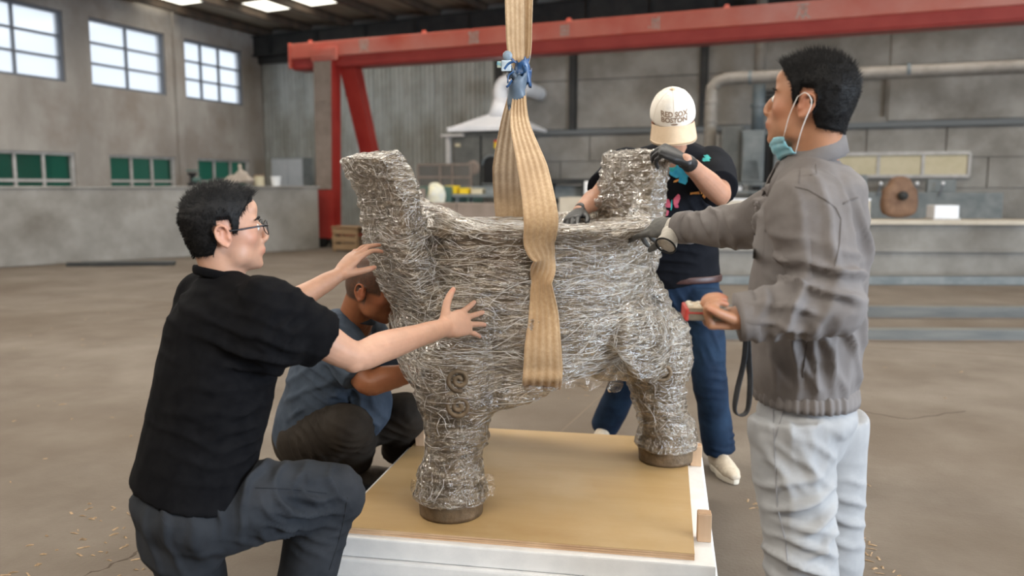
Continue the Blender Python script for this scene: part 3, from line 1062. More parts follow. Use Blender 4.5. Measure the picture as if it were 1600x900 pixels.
cs = MB().tube([(.3, 0, .14), (.3, 0, .25), (.3, 0, .42), (.3, 0, .56)], [(.12, .26), (.12, .27), (.12, .25), (.1, .16)], side=(0, 1, 0), power=4, n=24)
link('casting_body', remesh(cs, .02, 2), M_RUST, t)
part('casting_pin', MB().tube([(.3, -.17, .36), (.3, .1, .36)], [.07, .07], n=12, sub=1), M_DARK, t, True)
t = thing('grey_lathe', 'blue grey lathe with small levers under the cream window', 'machine', HUB(15.9, -1.7), RZ)
part('lathe_bed', MB().bevel_box((-.9, 0, 0), (2.3, .6, 1.25), .02), M_MACHB, t)
part('lathe_head', MB().bevel_box((-.7, .05, 1.25), (-.1, .55, 1.6), .02), M_MACHB, t)
part('tail_stock', MB().bevel_box((1.0, .1, 1.25), (1.5, .5, 1.5), .02), M_MACHB, t)
for x in (.1, .4, .75, 1.2):
    lv = part('lever', MB().tube([(x, -.03, 1.2), (x + .05, -.1, 1.4)], [.02, .015], n=8, sub=1), M_FRAMED, t)
    part('knob', MB().ell((x + .05, -.1, 1.42), (.035, .035, .035), n=10, m=8), M_HOOD, lv)

# steel beams on the floor, right
M_BEAMR = mat('rust_edged_steel', (.11, .095, .085), (.20, .135, .085), .6, 3, stretch=(.4, 3, 3))
for k, (py, x0, x1, hh) in enumerate(((445, 1095, 1800, .13), (497, 1095, 1800, .12), (532, 1100, 1800, .10))):
    Y = 1.38 / math.tan(math.atan((py - 450) / FPX) + PITCH)
    a = ground(x0, Y)
    o = thing('steel_beam', ('long grey steel beam on the floor, farthest of three', 'rust edged steel beam on the floor, middle of three',
                              'rust edged steel beam on the floor, nearest of three')[k], 'steel beam', a, math.radians(-1.0), 'steel beams on the floor')
    L = 7.0 - k
    part('web', MB().box((0, .07, .012), (L, .085, hh - .012)), M_BEAM if k == 0 else M_BEAMR, o)
    part('flange', MB().bevel_box((0, 0, 0), (L, .155, .014), .003), M_BEAM if k == 0 else M_BEAMR, o)
    part('flange', MB().bevel_box((0, 0, hh - .014), (L, .155, hh), .003), M_BEAM, o)
    part('face_strip', MB().box((0, .0, .012), (L, .012, hh - .012)), M_MACHB if k == 0 else M_BEAM, o)

# wood shavings and grit on the floor, too many to count
mb = MB()
for k in range(420):
    if k < 200:
        x, y = rng.uniform(1.02, 1.4), rng.uniform(2.6, 3.6)
    elif k < 300:
        x, y = rng.uniform(-1.9, -1.25), rng.uniform(2.6, 3.6)
    else:
        x, y = rng.uniform(-4.5, 5), rng.uniform(3, 9)
    a = rng.uniform(0, PI)
    L, w = rng.uniform(.006, .022), rng.uniform(.002, .005)
    ca, sa = math.cos(a), math.sin(a)
    h0 = rng.uniform(.003, .008)
    mb.add([(x - L * ca + w * sa, y - L * sa - w * ca, .001), (x + L * ca + w * sa, y + L * sa - w * ca, .001),
            (x + L * ca - w * sa, y + L * sa + w * ca, .002), (x - L * ca - w * sa, y - L * sa + w * ca, .002),
            (x, y, h0)], [(0, 1, 4), (1, 2, 4), (2, 3, 4), (3, 0, 4)])
o = part('wood_shavings', mb, mat('dry_wood_shavings', (.42, .29, .17), (.22, .15, .09), .9, 40))
tag(o, 'scattered wood shavings and grit on the floor', 'shavings', kind='stuff')

# old cracks in the floor
M_CRACK = mat('floor_crack_dark', (.07, .052, .038), None, .95)  # one even dark tone for the thin crack lines
for k, pts in enumerate((((120, 905), (200, 872), (235, 852), (262, 846)), ((205, 500), (260, 497), (330, 492)), ((1330, 640), (1420, 655), (1520, 640)))):
    P3 = []
    for x, y in pts:
        Yc = 1.38 / math.tan(math.atan((y - 450) / FPX) + PITCH)
        P3.append(at(x, y, Yc))
    n_ = []
    for a, b in zip(P3, P3[1:]):
        for j in range(7):
            q = a.lerp(b, j / 7)
            n_.append(ROOM.inverted() @ V((q.x + rng.uniform(-.012, .012), q.y + rng.uniform(-.012, .012), .0)))
    part('floor_crack', MB().tube(n_, [(rng.uniform(.003, .008), .0012) for _ in n_], side=(0, 1, 0), n=6, sub=1), M_CRACK, floor)

# ------------------------------------------------------------------ crate base: foam, plywood, blocks, dolly
BA, BB, BC = V((-.585, 2.62, 0)), V((.555, 2.41, 0)), V((.80, 3.56, 0))
bang = math.atan2(BB.y - BA.y, BB.x - BA.x)
bw, bd = (BB - BA).length, (BC - BB).length
ZB = 0.27
M_PLY = mat('varnished_plywood', (0.44, 0.285, 0.125), (0.55, 0.375, 0.18), 0.42, 1.6, stretch=(.35, 2.2, 1), bump=0.06, bscale=60,
            bstretch=(.2, 4, 1), c3=(0.56, 0.41, 0.23), scale3=1.6, spec=0.45)
M_PLYEDGE = mat('plywood_edge', (0.36, 0.22, 0.12), (0.60, 0.44, 0.28), 0.7, 160, stretch=(.02, .02, 1), lo=.42, hi=.58)
M_FOAM = mat('white_foam', (0.74, 0.745, 0.75), (0.82, 0.82, 0.82), 0.6, 12, bump=0.1, bscale=300)
M_PINE = mat('pine_offcut', (0.52, 0.33, 0.20), (0.66, 0.46, 0.30), 0.65, 14, stretch=(.6, .6, .12))
t = thing('plywood_sheet', 'square sheet of golden plywood under the wrapped vessel', 'plywood', (BA.x, BA.y, ZB - .022), bang)
part('face_veneer', MB().box((0, 0, .019), (bw, bd, .022)), M_PLY, t)
for k in range(5):
    ins = .0012 if k % 2 else 0.0
    part('ply_layer', MB().box((ins, ins, .0038 * k), (bw - ins, bd - ins, .0038 * (k + 1))), (M_PLYEDGE if k % 2 else M_PINE), t)
t = thing('foam_block', 'white foam slabs stacked between the plywood and the dolly', 'foam', (BA.x, BA.y, .115), bang)
part('foam_slab', MB().bevel_box((-.03, -.03, .068), (bw + .062, bd + .03, .133), .006), M_FOAM, t)
part('foam_slab', MB().bevel_box((-.04, -.045, 0), (bw + .075, bd + .04, .066), .008), M_FOAM, t)
t = thing('transport_dolly', 'low black steel dolly carrying the foam slabs', 'dolly', (BA.x, BA.y, 0), bang)
part('deck', MB().bevel_box((.0, .0, .075), (bw + .03, bd, .115), .005), M_BLACK, t)
for x in (.08, bw - .12):
    for y in (.1, bd - .1):
        cst = part('caster', MB().lathe([(.03, -.018), (.036, -.014), (.036, .014), (.03, .018)], 18, Matrix.Translation((x, y, .036)) @ Matrix.Rotation(PI / 2, 4, 'X')), M_DARK, t)
        part('caster_fork', MB().box((x - .012, y - .024, .036), (x + .012, y - .02, .075)).box((x - .012, y + .02, .036), (x + .012, y + .024, .075)).box((x - .02, y - .024, .07), (x + .02, y + .024, .075)), M_DARK, cst)
R3b = Matrix.Rotation(bang, 3, 'Z')
for k, (px, py, w, h_, lb) in enumerate(((1095, 729, .046, .085, 'pale pine block beside the far right vessel leg'), (1099, 846, .046, .092, 'brown pine block at the near right edge of the foam'))):
    q = R3b.inverted() @ (at(px, py, 3.28 if k == 0 else 2.56) - BA)
    lx = bw + .034
    o = thing('pine_block', lb, 'wood block', BA + R3b @ V((lx, q.y, 0)) + V((0, 0, .248)), bang + (.03 if k else 0))
    part('block_body', MB().bevel_box((-.022, -.02, 0), (.022, .022, h_), .003), M_PINE, o)
    part('end_grain', MB().box((-.019, -.017, h_), (.019, .019, h_ + .0015)), mat('pine_end_grain', (.42, .26, .16), (.55, .36, .22), .7, 40), o)
o = thing('pine_block', 'tan pine block behind the near left vessel leg', 'wood block', BA + R3b @ V((.035, .88, 0)) + V((0, 0, .2705)), bang)
part('block_body', MB().bevel_box((-.02, -.022, 0), (.02, .022, .09), .003), M_PINE, o)

# ------------------------------------------------------------------ the wrapped bronze vessel
VC = V((.05, 3.246, 0))
TH = math.radians(33.4)
AX = V((math.cos(TH), math.sin(TH), 0))          # from the near left ear to the far right ear
PE = V((math.sin(TH), -math.cos(TH), 0))         # towards the camera side
LEGS = [V((-.208, 2.735, 0)), V((.626, 3.285, 0)), V((-.262, 3.70, 0))]
M_BRONZE = mat('dull_bronze', (0.095, 0.066, 0.040), (0.20, 0.14, 0.085), 0.5, 14, metal=0.25, bump=0.5, bscale=40, c3=(0.12, 0.098, 0.07), scale3=5)
VES = thing('bronze_vessel', 'big three-legged bronze cauldron with two upright ears wrapped in clear film', 'cauldron', (VC.x, VC.y, ZB), world_parts=True)
MV = Matrix.Translation(VC)
prof = [(0.0, .655), (.18, .66), (.30, .685), (.39, .735), (.445, .80), (.475, .88), (.48, .98), (.480, 1.08), (.484, 1.16), (.490, 1.19), (.505, 1.205),
        (.51, 1.235), (.49, 1.24), (.44, 1.235), (.43, 1.17), (.44, 1.0), (.40, .80), (.25, .72), (0.0, .71)]


def ear_path(s):
    d = AX * s
    top = 1.475 if s < 0 else 1.495
    pts = [(.455, .93), (.50, 1.02), (.545, 1.13), (.565, 1.24), (.575, 1.33), (.605, 1.41), (.645, top)]
    if s > 0:
        pts = [(.455, .93), (.50, 1.02), (.525, 1.13), (.535, 1.24), (.54, 1.33), (.55, 1.41), (.565, top)]
    return [VC + d * r + V((0, 0, z)) for r, z in pts]


def leg_pts(L):
    out = (L - VC); out.z = 0; out.normalize()
    at_ = lambda r, z: VC + out * r + V((0, 0, z))
    R = (L - VC).length
    return ([at_(R - .10, .86), at_(R - .055, .77), at_(R - .045, .67), at_(R - .04, .57), at_(R - .02, .47), at_(R, .39), at_(R, .335), at_(R, ZB + .003)],
            [.10, .125, .126, .098, .080, .096, .112, .108], out)


body = MB().lathe(prof, 72, MV, closed=False)
part('cauldron_body', body, M_BRONZE, VES, True)
for s in (-1, 1):
    e = MB().tube(ear_path(s), [(.12, .045), (.15, .045), (.165, .044), (.17, .043), (.17, .043), (.17, .042), (.166, .036)], side=PE, n=32, cap='flat', power=9.0)
    ear = part('ear', e, M_BRONZE, VES, True)
for L in LEGS:
    p_, r_, out = leg_pts(L)
    lm = MB().tube(p_, r_, side=out, n=24, sub=6, cap='flat')
    lg = part('leg', lm, M_BRONZE, VES, True)
    nrm = {0: V((.10, -1, 0)), 1: V((.05, -1, 0)), 2: out}[LEGS.index(L)].normalized()
    sdv = V((-nrm.y, nrm.x, 0))
    axis = VC + out * ((L - VC).length - .05)
    for zc, tw in ((.755, 1), (.668, -1)):
        sp = []
        for k in range(26):
            a = k * .42 * tw + .6
            r = .006 + .0013 * k
            u_ = r * math.cos(a)
            sp.append(axis + sdv * u_ + nrm * (math.sqrt(max(.0, .141 ** 2 - u_ * u_)) + .002) + V((0, 0, zc + r * math.sin(a))))
        part('scroll_relief', MB().tube(sp, [.008] * len(sp), side=nrm, n=8, sub=2), M_BRONZE, lg, True)

# stretch film: one wrinkled skin over everything, bridging ears, rim and legs
INF = .014
fm = MB()
fm.lathe([(0.0, .64)] + [(r + INF, z - (.012 if z < .7 else 0)) for r, z in prof[1:11]] + [(.522, 1.235), (.49, 1.248), (.30, 1.225), (0, 1.22)], 72, MV, closed=False)
for s in (-1, 1):
    ep = ear_path(s)
    ep.append(ep[-1] + AX * s * .006 + V((0, 0, .014)))
    fm.tube(ep, [(.14, .06), (.165, .058), (.18, .056), (.186, .055), (.186, .055), (.186, .054), (.182, .05), (.178, .046)], side=PE, n=32, cap='flat', power=9.0)
    # film stretched from the ear foot down to the shoulders and along the rim
    for q in (-1, 1):
        fm.tube([ep[4] + PE * (q * .12) - AX * s * .03, VC + AX * s * .36 + PE * (q * .24) + V((0, 0, 1.235)), VC + AX * s * .10 + PE * (q * .42) + V((0, 0, 1.22))],
                [(.03, .05), (.03, .06), (.02, .03)], side=(0, 0, 1))
    fm.tube([ep[1], VC + AX * s * .475 + V((0, 0, .86)), VC + AX * s * .40 + V((0, 0, .76))], [(.14, .04), (.15, .04), (.12, .04)], side=PE)
for k, L in enumerate(LEGS):
    p_, r_, out = leg_pts(L)
    rr = [r + .02 for r in r_]
    rr = [rr[0], rr[1], rr[2], rr[3], rr[4] + .004, rr[5] + .008, rr[6] + .004, 0.105]
    pp = list(p_)
    pp[-1] = pp[-1] + V((0, 0, .035 if k != 1 else .05))
    fm.tube(pp, rr, side=out, n=24, sub=5, cap='flat')
    fm.tube([VC + out * .44 + V((0, 0, 1.06)), VC + out * .515 + V((0, 0, .93)), VC + out * .545 + V((0, 0, .80))], [(.10, .055), (.14, .06), (.13, .055)], side=V((-out.y, out.x, 0)))
    fm.tube([p_[2], VC + out * .42 + V((0, 0, .72)), VC + out * .32 + V((0, 0, .70))], [.13, .13, .1], side=(0, 0, 1))
    sd = V((-out.y, out.x, 0))
    for q in (-1, 1):
        fm.tube([VC + out * .53 + V((0, 0, .72)), VC + out * .44 + sd * q * .22 + V((0, 0, .80)), VC + out * .32 + sd * q * .38 + V((0, 0, .88))],
                [(.14, .085), (.15, .06), (.10, .04)], side=(0, 0, 1))
film = remesh(fm, .0095, 3, name='film')
co, no = get_np(film)
ang = np.arctan2(co[:, 1] - VC.y, co[:, 0] - VC.x)
q = np.stack([ang * 2.2, ang * 0 + 3, co[:, 2] * 55 + 6 * np.sin(ang * 3) * (co[:, 2] - .9)], 1)
d = .010 * (np.abs(vnoise(q) - .5) * 2 - .5)
q2 = np.stack([ang * 5, ang * 0 + 8, co[:, 2] * 130 + 22 * ang], 1)
d += .005 * (np.abs(vnoise(q2) - .5) * 2 - .5)
lowm = 1 / (1 + np.exp((co[:, 2] - .62) * 40)) + 1 / (1 + np.exp(-(co[:, 2] - 1.27) * 40))
iso = np.abs(vnoise(co * 34) - .5) * 2 + .5 * np.abs(vnoise(co * 75, 4) - .5) * 2
d += (iso - .8) * (.003 + .0055 * lowm)
set_np(film, co + no * d[:, None])


def film_mat():
    m = bpy.data.materials.new('clear_stretch_film')
    m.use_nodes = True
    N, L = m.node_tree.nodes, m.node_tree.links
    N.remove(N['Principled BSDF'])
    out = N['Material Output']
    tc = N.new('ShaderNodeTexCoord')

    def noise(sc, st, det=5):
        mp = N.new('ShaderNodeMapping')
        mp.inputs['Scale'].default_value = st
        L.new(tc.outputs['Object'], mp.inputs['Vector'])
        n = N.new('ShaderNodeTexNoise')
        n.inputs['Scale'].default_value = sc
        n.inputs['Detail'].default_value = det
        n.inputs['Distortion'].default_value = .6
        L.new(mp.outputs['Vector'], n.inputs['Vector'])
        return n.outputs['Fac']
    streak = noise(9, (1, 1, 7))
    crump = noise(26, (1, 1, 1))
    ad = N.new('ShaderNodeMath'); ad.operation = 'ADD'
    L.new(streak, ad.inputs[0]); L.new(crump, ad.inputs[1])
    bp = N.new('ShaderNodeBump')
    bp.inputs['Strength'].default_value = .8
    bp.inputs['Distance'].default_value = .03
    L.new(ad.outputs[0], bp.inputs['Height'])
    gl = N.new('ShaderNodeBsdfGlossy')
    gl.inputs['Roughness'].default_value = .10
    gl.inputs['Color'].default_value = (1, 1, 1, 1)
    L.new(bp.outputs['Normal'], gl.inputs['Normal'])
    df = N.new('ShaderNodeBsdfDiffuse')
    df.inputs['Color'].default_value = (.62, .485, .34, 1)
    L.new(bp.outputs['Normal'], df.inputs['Normal'])
    tr = N.new('ShaderNodeBsdfTransparent')
    tr.inputs['Color'].default_value = (.96, .95, .93, 1)
    # milky where the film lies in several layers
    lay = noise(20, (1, 1, 6), 6)
    mr = N.new('ShaderNodeMapRange')
    mr.inputs['From Min'].default_value, mr.inputs['From Max'].default_value = .46, .64
    mr.inputs['To Min'].default_value, mr.inputs['To Max'].default_value = .04, .44
    L.new(lay, mr.inputs['Value'])
    m1 = N.new('ShaderNodeMixShader')
    L.new(mr.outputs['Result'], m1.inputs[0])
    L.new(tr.outputs[0], m1.inputs[1]); L.new(df.outputs[0], m1.inputs[2])
    fr = N.new('ShaderNodeLayerWeight')
    fr.inputs['Blend'].default_value = .42
    L.new(bp.outputs['Normal'], fr.inputs['Normal'])
    mr2 = N.new('ShaderNodeMapRange')
    mr2.inputs['To Min'].default_value, mr2.inputs['To Max'].default_value = .10, .9
    L.new(fr.outputs['Fresnel'], mr2.inputs['Value'])
    m2 = N.new('ShaderNodeMixShader')
    L.new(mr2.outputs['Result'], m2.inputs[0])
    L.new(m1.outputs[0], m2.inputs[1]); L.new(gl.outputs[0], m2.inputs[2])
    L.new(m2.outputs[0], out.inputs['Surface'])
    return m


M_FILM = film_mat()
fo = link('stretch_film', film, M_FILM, VES)
fo['label'] = 'clear wrinkled stretch film'
# creases: raised cords of film running over the skin
bv = bvh_of(film)
M_CREASE = mat('film_crease', (.84, .76, .64), (.92, .91, .90), .14, 30, spec=.9, coat=.5)
M_CREASE.node_tree.nodes['Principled BSDF'].inputs['Alpha'].default_value = .65
mb = MB()
co, no = get_np(film)
pick = nrg.choice(len(co), 5600)
fwd = V((0, -1, .15))
cnt = 0
for idx in pick:
    p, n_ = V(co[idx]), V(no[idx])
    if n_.dot(fwd) < -.15:
        continue
    z = p.z
    tan = V((-(p.y - VC.y), p.x - VC.x, 0)).normalized()
    on_body = .66 < z < 1.23
    if on_body and rng.random() < .70:
        d = tan + V((0, 0, rng.gauss(0, .10)))
        steps = rng.randint(6, 22)
    else:
        d = tan * rng.gauss(0, 1) + V((0, 0, rng.gauss(0, 1)))
        steps = rng.randint(3, 8)
    if rng.random() < .5:
        d = -d
    st = .013
    pts = []
    cur = p
    bend = rng.gauss(0, .04 if on_body else .16)
    for k in range(steps):
        h = bv.find_nearest(cur)
        if h[0] is None:
            break
        n2 = h[1]
        if n2.dot(h[0] - VC - V((0, 0, z))) < 0:
            pass
        pts.append(h[0] + n2 * .0015)
        d = (d - n2 * d.dot(n2)).normalized()
        d = (d + n2.cross(d) * bend).normalized()
        cur = h[0] + d * st
    if len(pts) < 3:
        continue
    w = rng.choice((.0003, .0004, .0004, .0005, .0006, .0009))
    mb.tube(pts, [w * .4] + [w] * (len(pts) - 2) + [w * .4], n=3, sub=1, cap='flat')
    cnt += 1
cr = part('film_creases', mb, M_CREASE, VES, True)
tag(cr, 'thin raised creases of film', kind='stuff')
# loose film rags under the right shoulder and at the feet
for (c, w, h_, sd) in ((at(945, 598, 3.1), .12, .07, 1), (at(900, 598, 3.05), .10, .04, 4), (at(1064, 690, 3.2), .05, .06, 2), (at(762, 760, 2.68), .035, .08, 3), (at(652, 765, 2.72), .035, .08, 5), (at(795, 598, 2.95), .09, .04, 6)):
    mb = MB()
    vs, fs = grid2(w, h_, 10, 8)
    P = np.array([[c.x + a, c.y, c.z + b] for a, b in vs])
    dd = (vnoise(P * 45, sd) - .5) * .06
    d2 = (vnoise(P * 30, sd + 7) - .5) * .05
    mb.add([(p[0] + d2[i] * .6, p[1] + dd[i], p[2] + d2[i]) for i, p in enumerate(P)], fs)
    part('loose_film', mb, M_FILM, VES, True)

# ------------------------------------------------------------------ lifting sling
def sling_mat():
    m = mat('tan_webbing', (0.52, 0.345, 0.19), (0.64, 0.455, 0.27), 0.7, 90, stretch=(1, 1, 1), bump=0.25, bscale=260, c3=(0.42, 0.27, 0.14), scale3=6, sheen=.2)
    N, L = m.node_tree.nodes, m.node_tree.links
    b = N['Principled BSDF']
    src = b.inputs['Base Color'].links[0].from_socket
    a = N.new('ShaderNodeAttribute')
    a.attribute_name = 'stripe'
    x = N.new('ShaderNodeMix')
    x.data_type = 'RGBA'
    x.blend_type = 'MULTIPLY'
    L.new(a.outputs['Fac'], x.inputs[0])
    L.new(src, x.inputs[6])
    x.inputs[7].default_value = (.66, .6, .52, 1)
    L.new(x.outputs[2], b.inputs['Base Color'])
    return m


M_SLING = sling_mat()


def ribbon(mb, pts, wid, side, th=.004, ribs=5, ripple=.0045, sub=8):
    """flat woven strap with lengthwise ribs"""
    n = ribs * 4
    P, W, Sd = [], [], []
    k = len(pts)
    for i in range(k - 1):
        p0, p1, p2, p3 = pts[max(i - 1, 0)], pts[i], pts[i + 1], pts[min(i + 2, k - 1)]
        for j in range(sub):
            t_ = j / sub
            P.append(0.5 * ((2 * p1) + (p2 - p0) * t_ + (2 * p0 - 5 * p1 + 4 * p2 - p3) * t_ * t_ + (3 * p1 - p0 - 3 * p2 + p3) * t_ ** 3))
            W.append(wid[i] * (1 - t_) + wid[i + 1] * t_)
            Sd.append(side[i].lerp(side[i + 1], t_))
    P.append(pts[-1]); W.append(wid[-1]); Sd.append(side[-1])
    vs, fs = [], []
    for i, p in enumerate(P):
        T = (P[min(i + 1, len(P) - 1)] - P[max(i - 1, 0)]).normalized()
        s = (Sd[i] - T * Sd[i].dot(T)).normalized()
        b = T.cross(s)
        for face in (1, -1):
            for q_ in range(n + 1):
                u = q_ / n
                uu = u if face == 1 else 1 - u
                vs.append(p + s * ((uu - .5) * W[i]) + b * face * (th / 2 + ripple * math.sin(uu * ribs * 2 * PI) * .5 + .001))
    r = 2 * (n + 1)
    for i in range(len(P) - 1):
        for q_ in range(r):
            q2 = (q_ + 1) % r
            fs.append((i * r + q_, i * r + q2, (i + 1) * r + q2, (i + 1) * r + q_))
    fs.append(tuple(reversed(range(r))))
    fs.append(tuple((len(P) - 1) * r + q_ for q_ in range(r)))
    mb.add(vs, fs)
    mb.stripe = getattr(mb, 'stripe', []) + [0.5 + 0.5 * math.sin(((q_ % (n + 1)) / n) * ribs * 4 * PI) for _ in P for q_ in range(r)]
    return mb


def strap(name, mb, m, parent):
    o = part(name, mb, m, parent, True)
    a = o.data.attributes.new('stripe', 'FLOAT', 'POINT')
    a.data.foreach_set('value', mb.stripe)
    return o


SL = thing('lifting_sling', 'tan woven lifting sling looped under the wrapped vessel', 'sling', (VC.x + .08, VC.y - .02, .62), world_parts=True)
APX = at(813, 130, 3.2)
sx = V((1, 0, 0))
vx = V((.06, .03, 0)) + VC
F_ = lambda y, z, x=.10: V((x, y, z))


def on_film(px, py, lift=.022):
    """point where the strap lies against the wrapped vessel"""
    o = V((0, 0, CAM_H))
    d = (at(px, py, 2.0) - o).normalized()
    h = bv.ray_cast(o, d, 5)
    return h[0] + V((0, -lift, 0)) if h[0] else at(px, py, 2.75)


def under_film(x, y, lift=.012):
    h = bv.ray_cast(V((x, y, .3)), V((0, 0, 1)), 1)
    return V((x, y, (h[0].z if h[0] else .62) - lift))


front = [APX + V((0, -.01, 0)), at(812, 190, 3.06), at(832, 262, 2.88), at(845, 336, 2.715), on_film(843, 378, .030), on_film(850, 404), on_film(846, 440),
         on_film(849, 490), on_film(848, 540), on_film(848, 572, .026), at(847, 600, on_film(847, 585).y + .01), under_film(.11, 2.98, .026), under_film(.10, 3.25, .016)]
fwid = [.035, .07, .105, .115, .11, .088, .078, .10, .122, .130, .130, .125, .12]
fsd = [V((.9, -.4, 0)), V((1, .1, 0)), V((1, 0, 0)), V((1, .15, 0)), V((1, .3, 0)), V((.9, .75, 0)), V((.85, -.6, 0)), V((1, -.2, 0)), V((1, .1, 0)), V((1, .05, 0)), V((1, 0, 0)), V((1, 0, 0)), V((1, 0, 0))]
strap('front_loop', ribbon(MB(), front, fwid, fsd), M_SLING, SL)
back = [APX + V((-.01, .02, 0)), at(802, 190, 3.36), at(797, 260, 3.58), at(799, 320, 3.78), V((.02, 3.80, 1.0)), V((.05, 3.72, .78)), under_film(.08, 3.48), under_film(.10, 3.25)]
strap('rear_loop', ribbon(MB(), back, [.04, .10, .15, .155, .14, .12, .12, .12], [V((1, .2, 0))] * 8), M_SLING, SL)
for k, (x0, w, ds) in enumerate(((803, .075, V((1, .35, 0))), (822, .07, V((1, -.5, 0))))):
    up = [APX + V((.002 * k, -.006 + .02 * k, -.10)), APX + V((.0, -.008 + .02 * k, 0)), at(806 + 12 * k, 80, 3.2 + .02 * k), at(804 + 15 * k, 0, 3.2 + .02 * k), V((.0 + .06 * k, 3.2, 2.6)), V((.0 + .08 * k, 3.22, 4.0))]
    strap('upper_strand', ribbon(MB(), up, [.04, .035, w * .9, w, w, w], [ds] * 6, ribs=4), M_SLING, SL)
# blue tape round the crossing
M_TAPE = mat('blue_tape', (.018, .06, .16), (.03, .10, .24), .35, 12, spec=.6)
M_TAPEG = mat('slate_tape', (.07, .10, .14), (.11, .15, .20), .4, 12)
def tapewrap(c, rx, ry, z0, z1, tilt, M_, nm, seed):
    mb = MB()
    vs, fs = [], []
    n, m_ = 28, 6
    for j in range(m_ + 1):
        for i in range(n):
            a = 2 * PI * i / n
            z = z0 + (z1 - z0) * j / m_ + tilt * math.cos(a)
            edge = .006 * math.sin(5 * a + seed) + .004 * math.sin(11 * a + seed) if j in (0, m_) else 0
            rr = 1 + .10 * math.sin(3 * a + seed + j)
            vs.append(V((c.x + rx * rr * math.cos(a), c.y + ry * rr * math.sin(a), c.z + z + edge)))
    for j in range(m_):
        for i in range(n):
            i2 = (i + 1) % n
            fs.append((j * n + i, j * n + i2, (j + 1) * n + i2, (j + 1) * n + i))
    mb.add(vs, fs)
    o = part(nm, mb, M_, SL, True)
    sd_ = o.modifiers.new('t', 'SOLIDIFY')
    sd_.thickness = .002
    return o


tapewrap(at(815, 108, 3.2), .030, .026, -.02, .03, .012, M_TAPE, 'blue_tape', 1)
tapewrap(at(822, 118, 3.2), .020, .032, -.03, .03, -.012, M_TAPE, 'blue_tape', 2)
tapewrap(at(808, 142, 3.16), .034, .03, -.045, .045, .02, M_TAPEG, 'blue_tape', 3)
tapewrap(at(803, 120, 3.18), .026, .03, -.015, .02, -.015, M_TAPEG, 'blue_tape', 4)
# tangle of torn tape ends and a pale tag on its left
tg = MB()
for k, (pts) in enumerate((((806, 98), (797, 90), (788, 86)), ((800, 104), (790, 100), (782, 103), (776, 100)), ((803, 112), (795, 118), (793, 130)), ((800, 125), (793, 135), (791, 134)), ((802, 96), (794, 100), (788, 108)))):
    P3 = [at(x, y, 3.16 - .012 * k) for x, y in pts]
    ribbon(tg, P3, [.018 - .002 * k] * len(P3), [V((.1, 1, .5 - .3 * k))] * len(P3), th=.0015, ribs=1, ripple=.001)
part('tape_end', tg, M_TAPE, SL, True)
tg = MB()
c = at(791, 102, 3.14)
tg.bevel_box((c.x - .018, c.y - .006, c.z - .022), (c.x + .018, c.y + .006, c.z + .018), .004)
part('buckle', tg, mat('pale_blue_plastic', (.36, .46, .54), (.5, .58, .63), .4, 20), SL)
tg = MB()
c = at(793, 87, 3.14)
tg.lathe([(.004, -.006), (.016, -.005), (.018, 0), (.016, .005), (.004, .006)], 20, Matrix.Translation(c) @ Matrix.Rotation(PI / 2, 4, 'X'))
part('buckle_wheel', tg, mat('grey_blue_plastic', (.22, .28, .34), None, .4), SL, True)
c = at(780, 100, 3.14)
part('pull_tag', MB().bevel_box((c.x - .008, c.y - .004, c.z - .014), (c.x + .008, c.y + .004, c.z + .01), .003), mat('turquoise_tag', (.10, .32, .42), (.6, .55, .35), .5, 60), SL)
c = at(794, 109, 3.145)
part('buckle_slot', MB().bevel_box((c.x - .016, c.y - .007, c.z - .008), (c.x + .014, c.y + .005, c.z + .006), .002), M_BLACK, SL)

# ------------------------------------------------------------------ people: shared builders
def head_matrix(c, yaw, pitch, roll=0.0, s=1.0):
    return (Matrix.Translation(c) @ Matrix.Rotation(math.radians(yaw), 4, 'Z') @ Matrix.Rotation(math.radians(-pitch), 4, 'Y')
            @ Matrix.Rotation(math.radians(roll), 4, 'X') @ Matrix.Scale(s, 4))


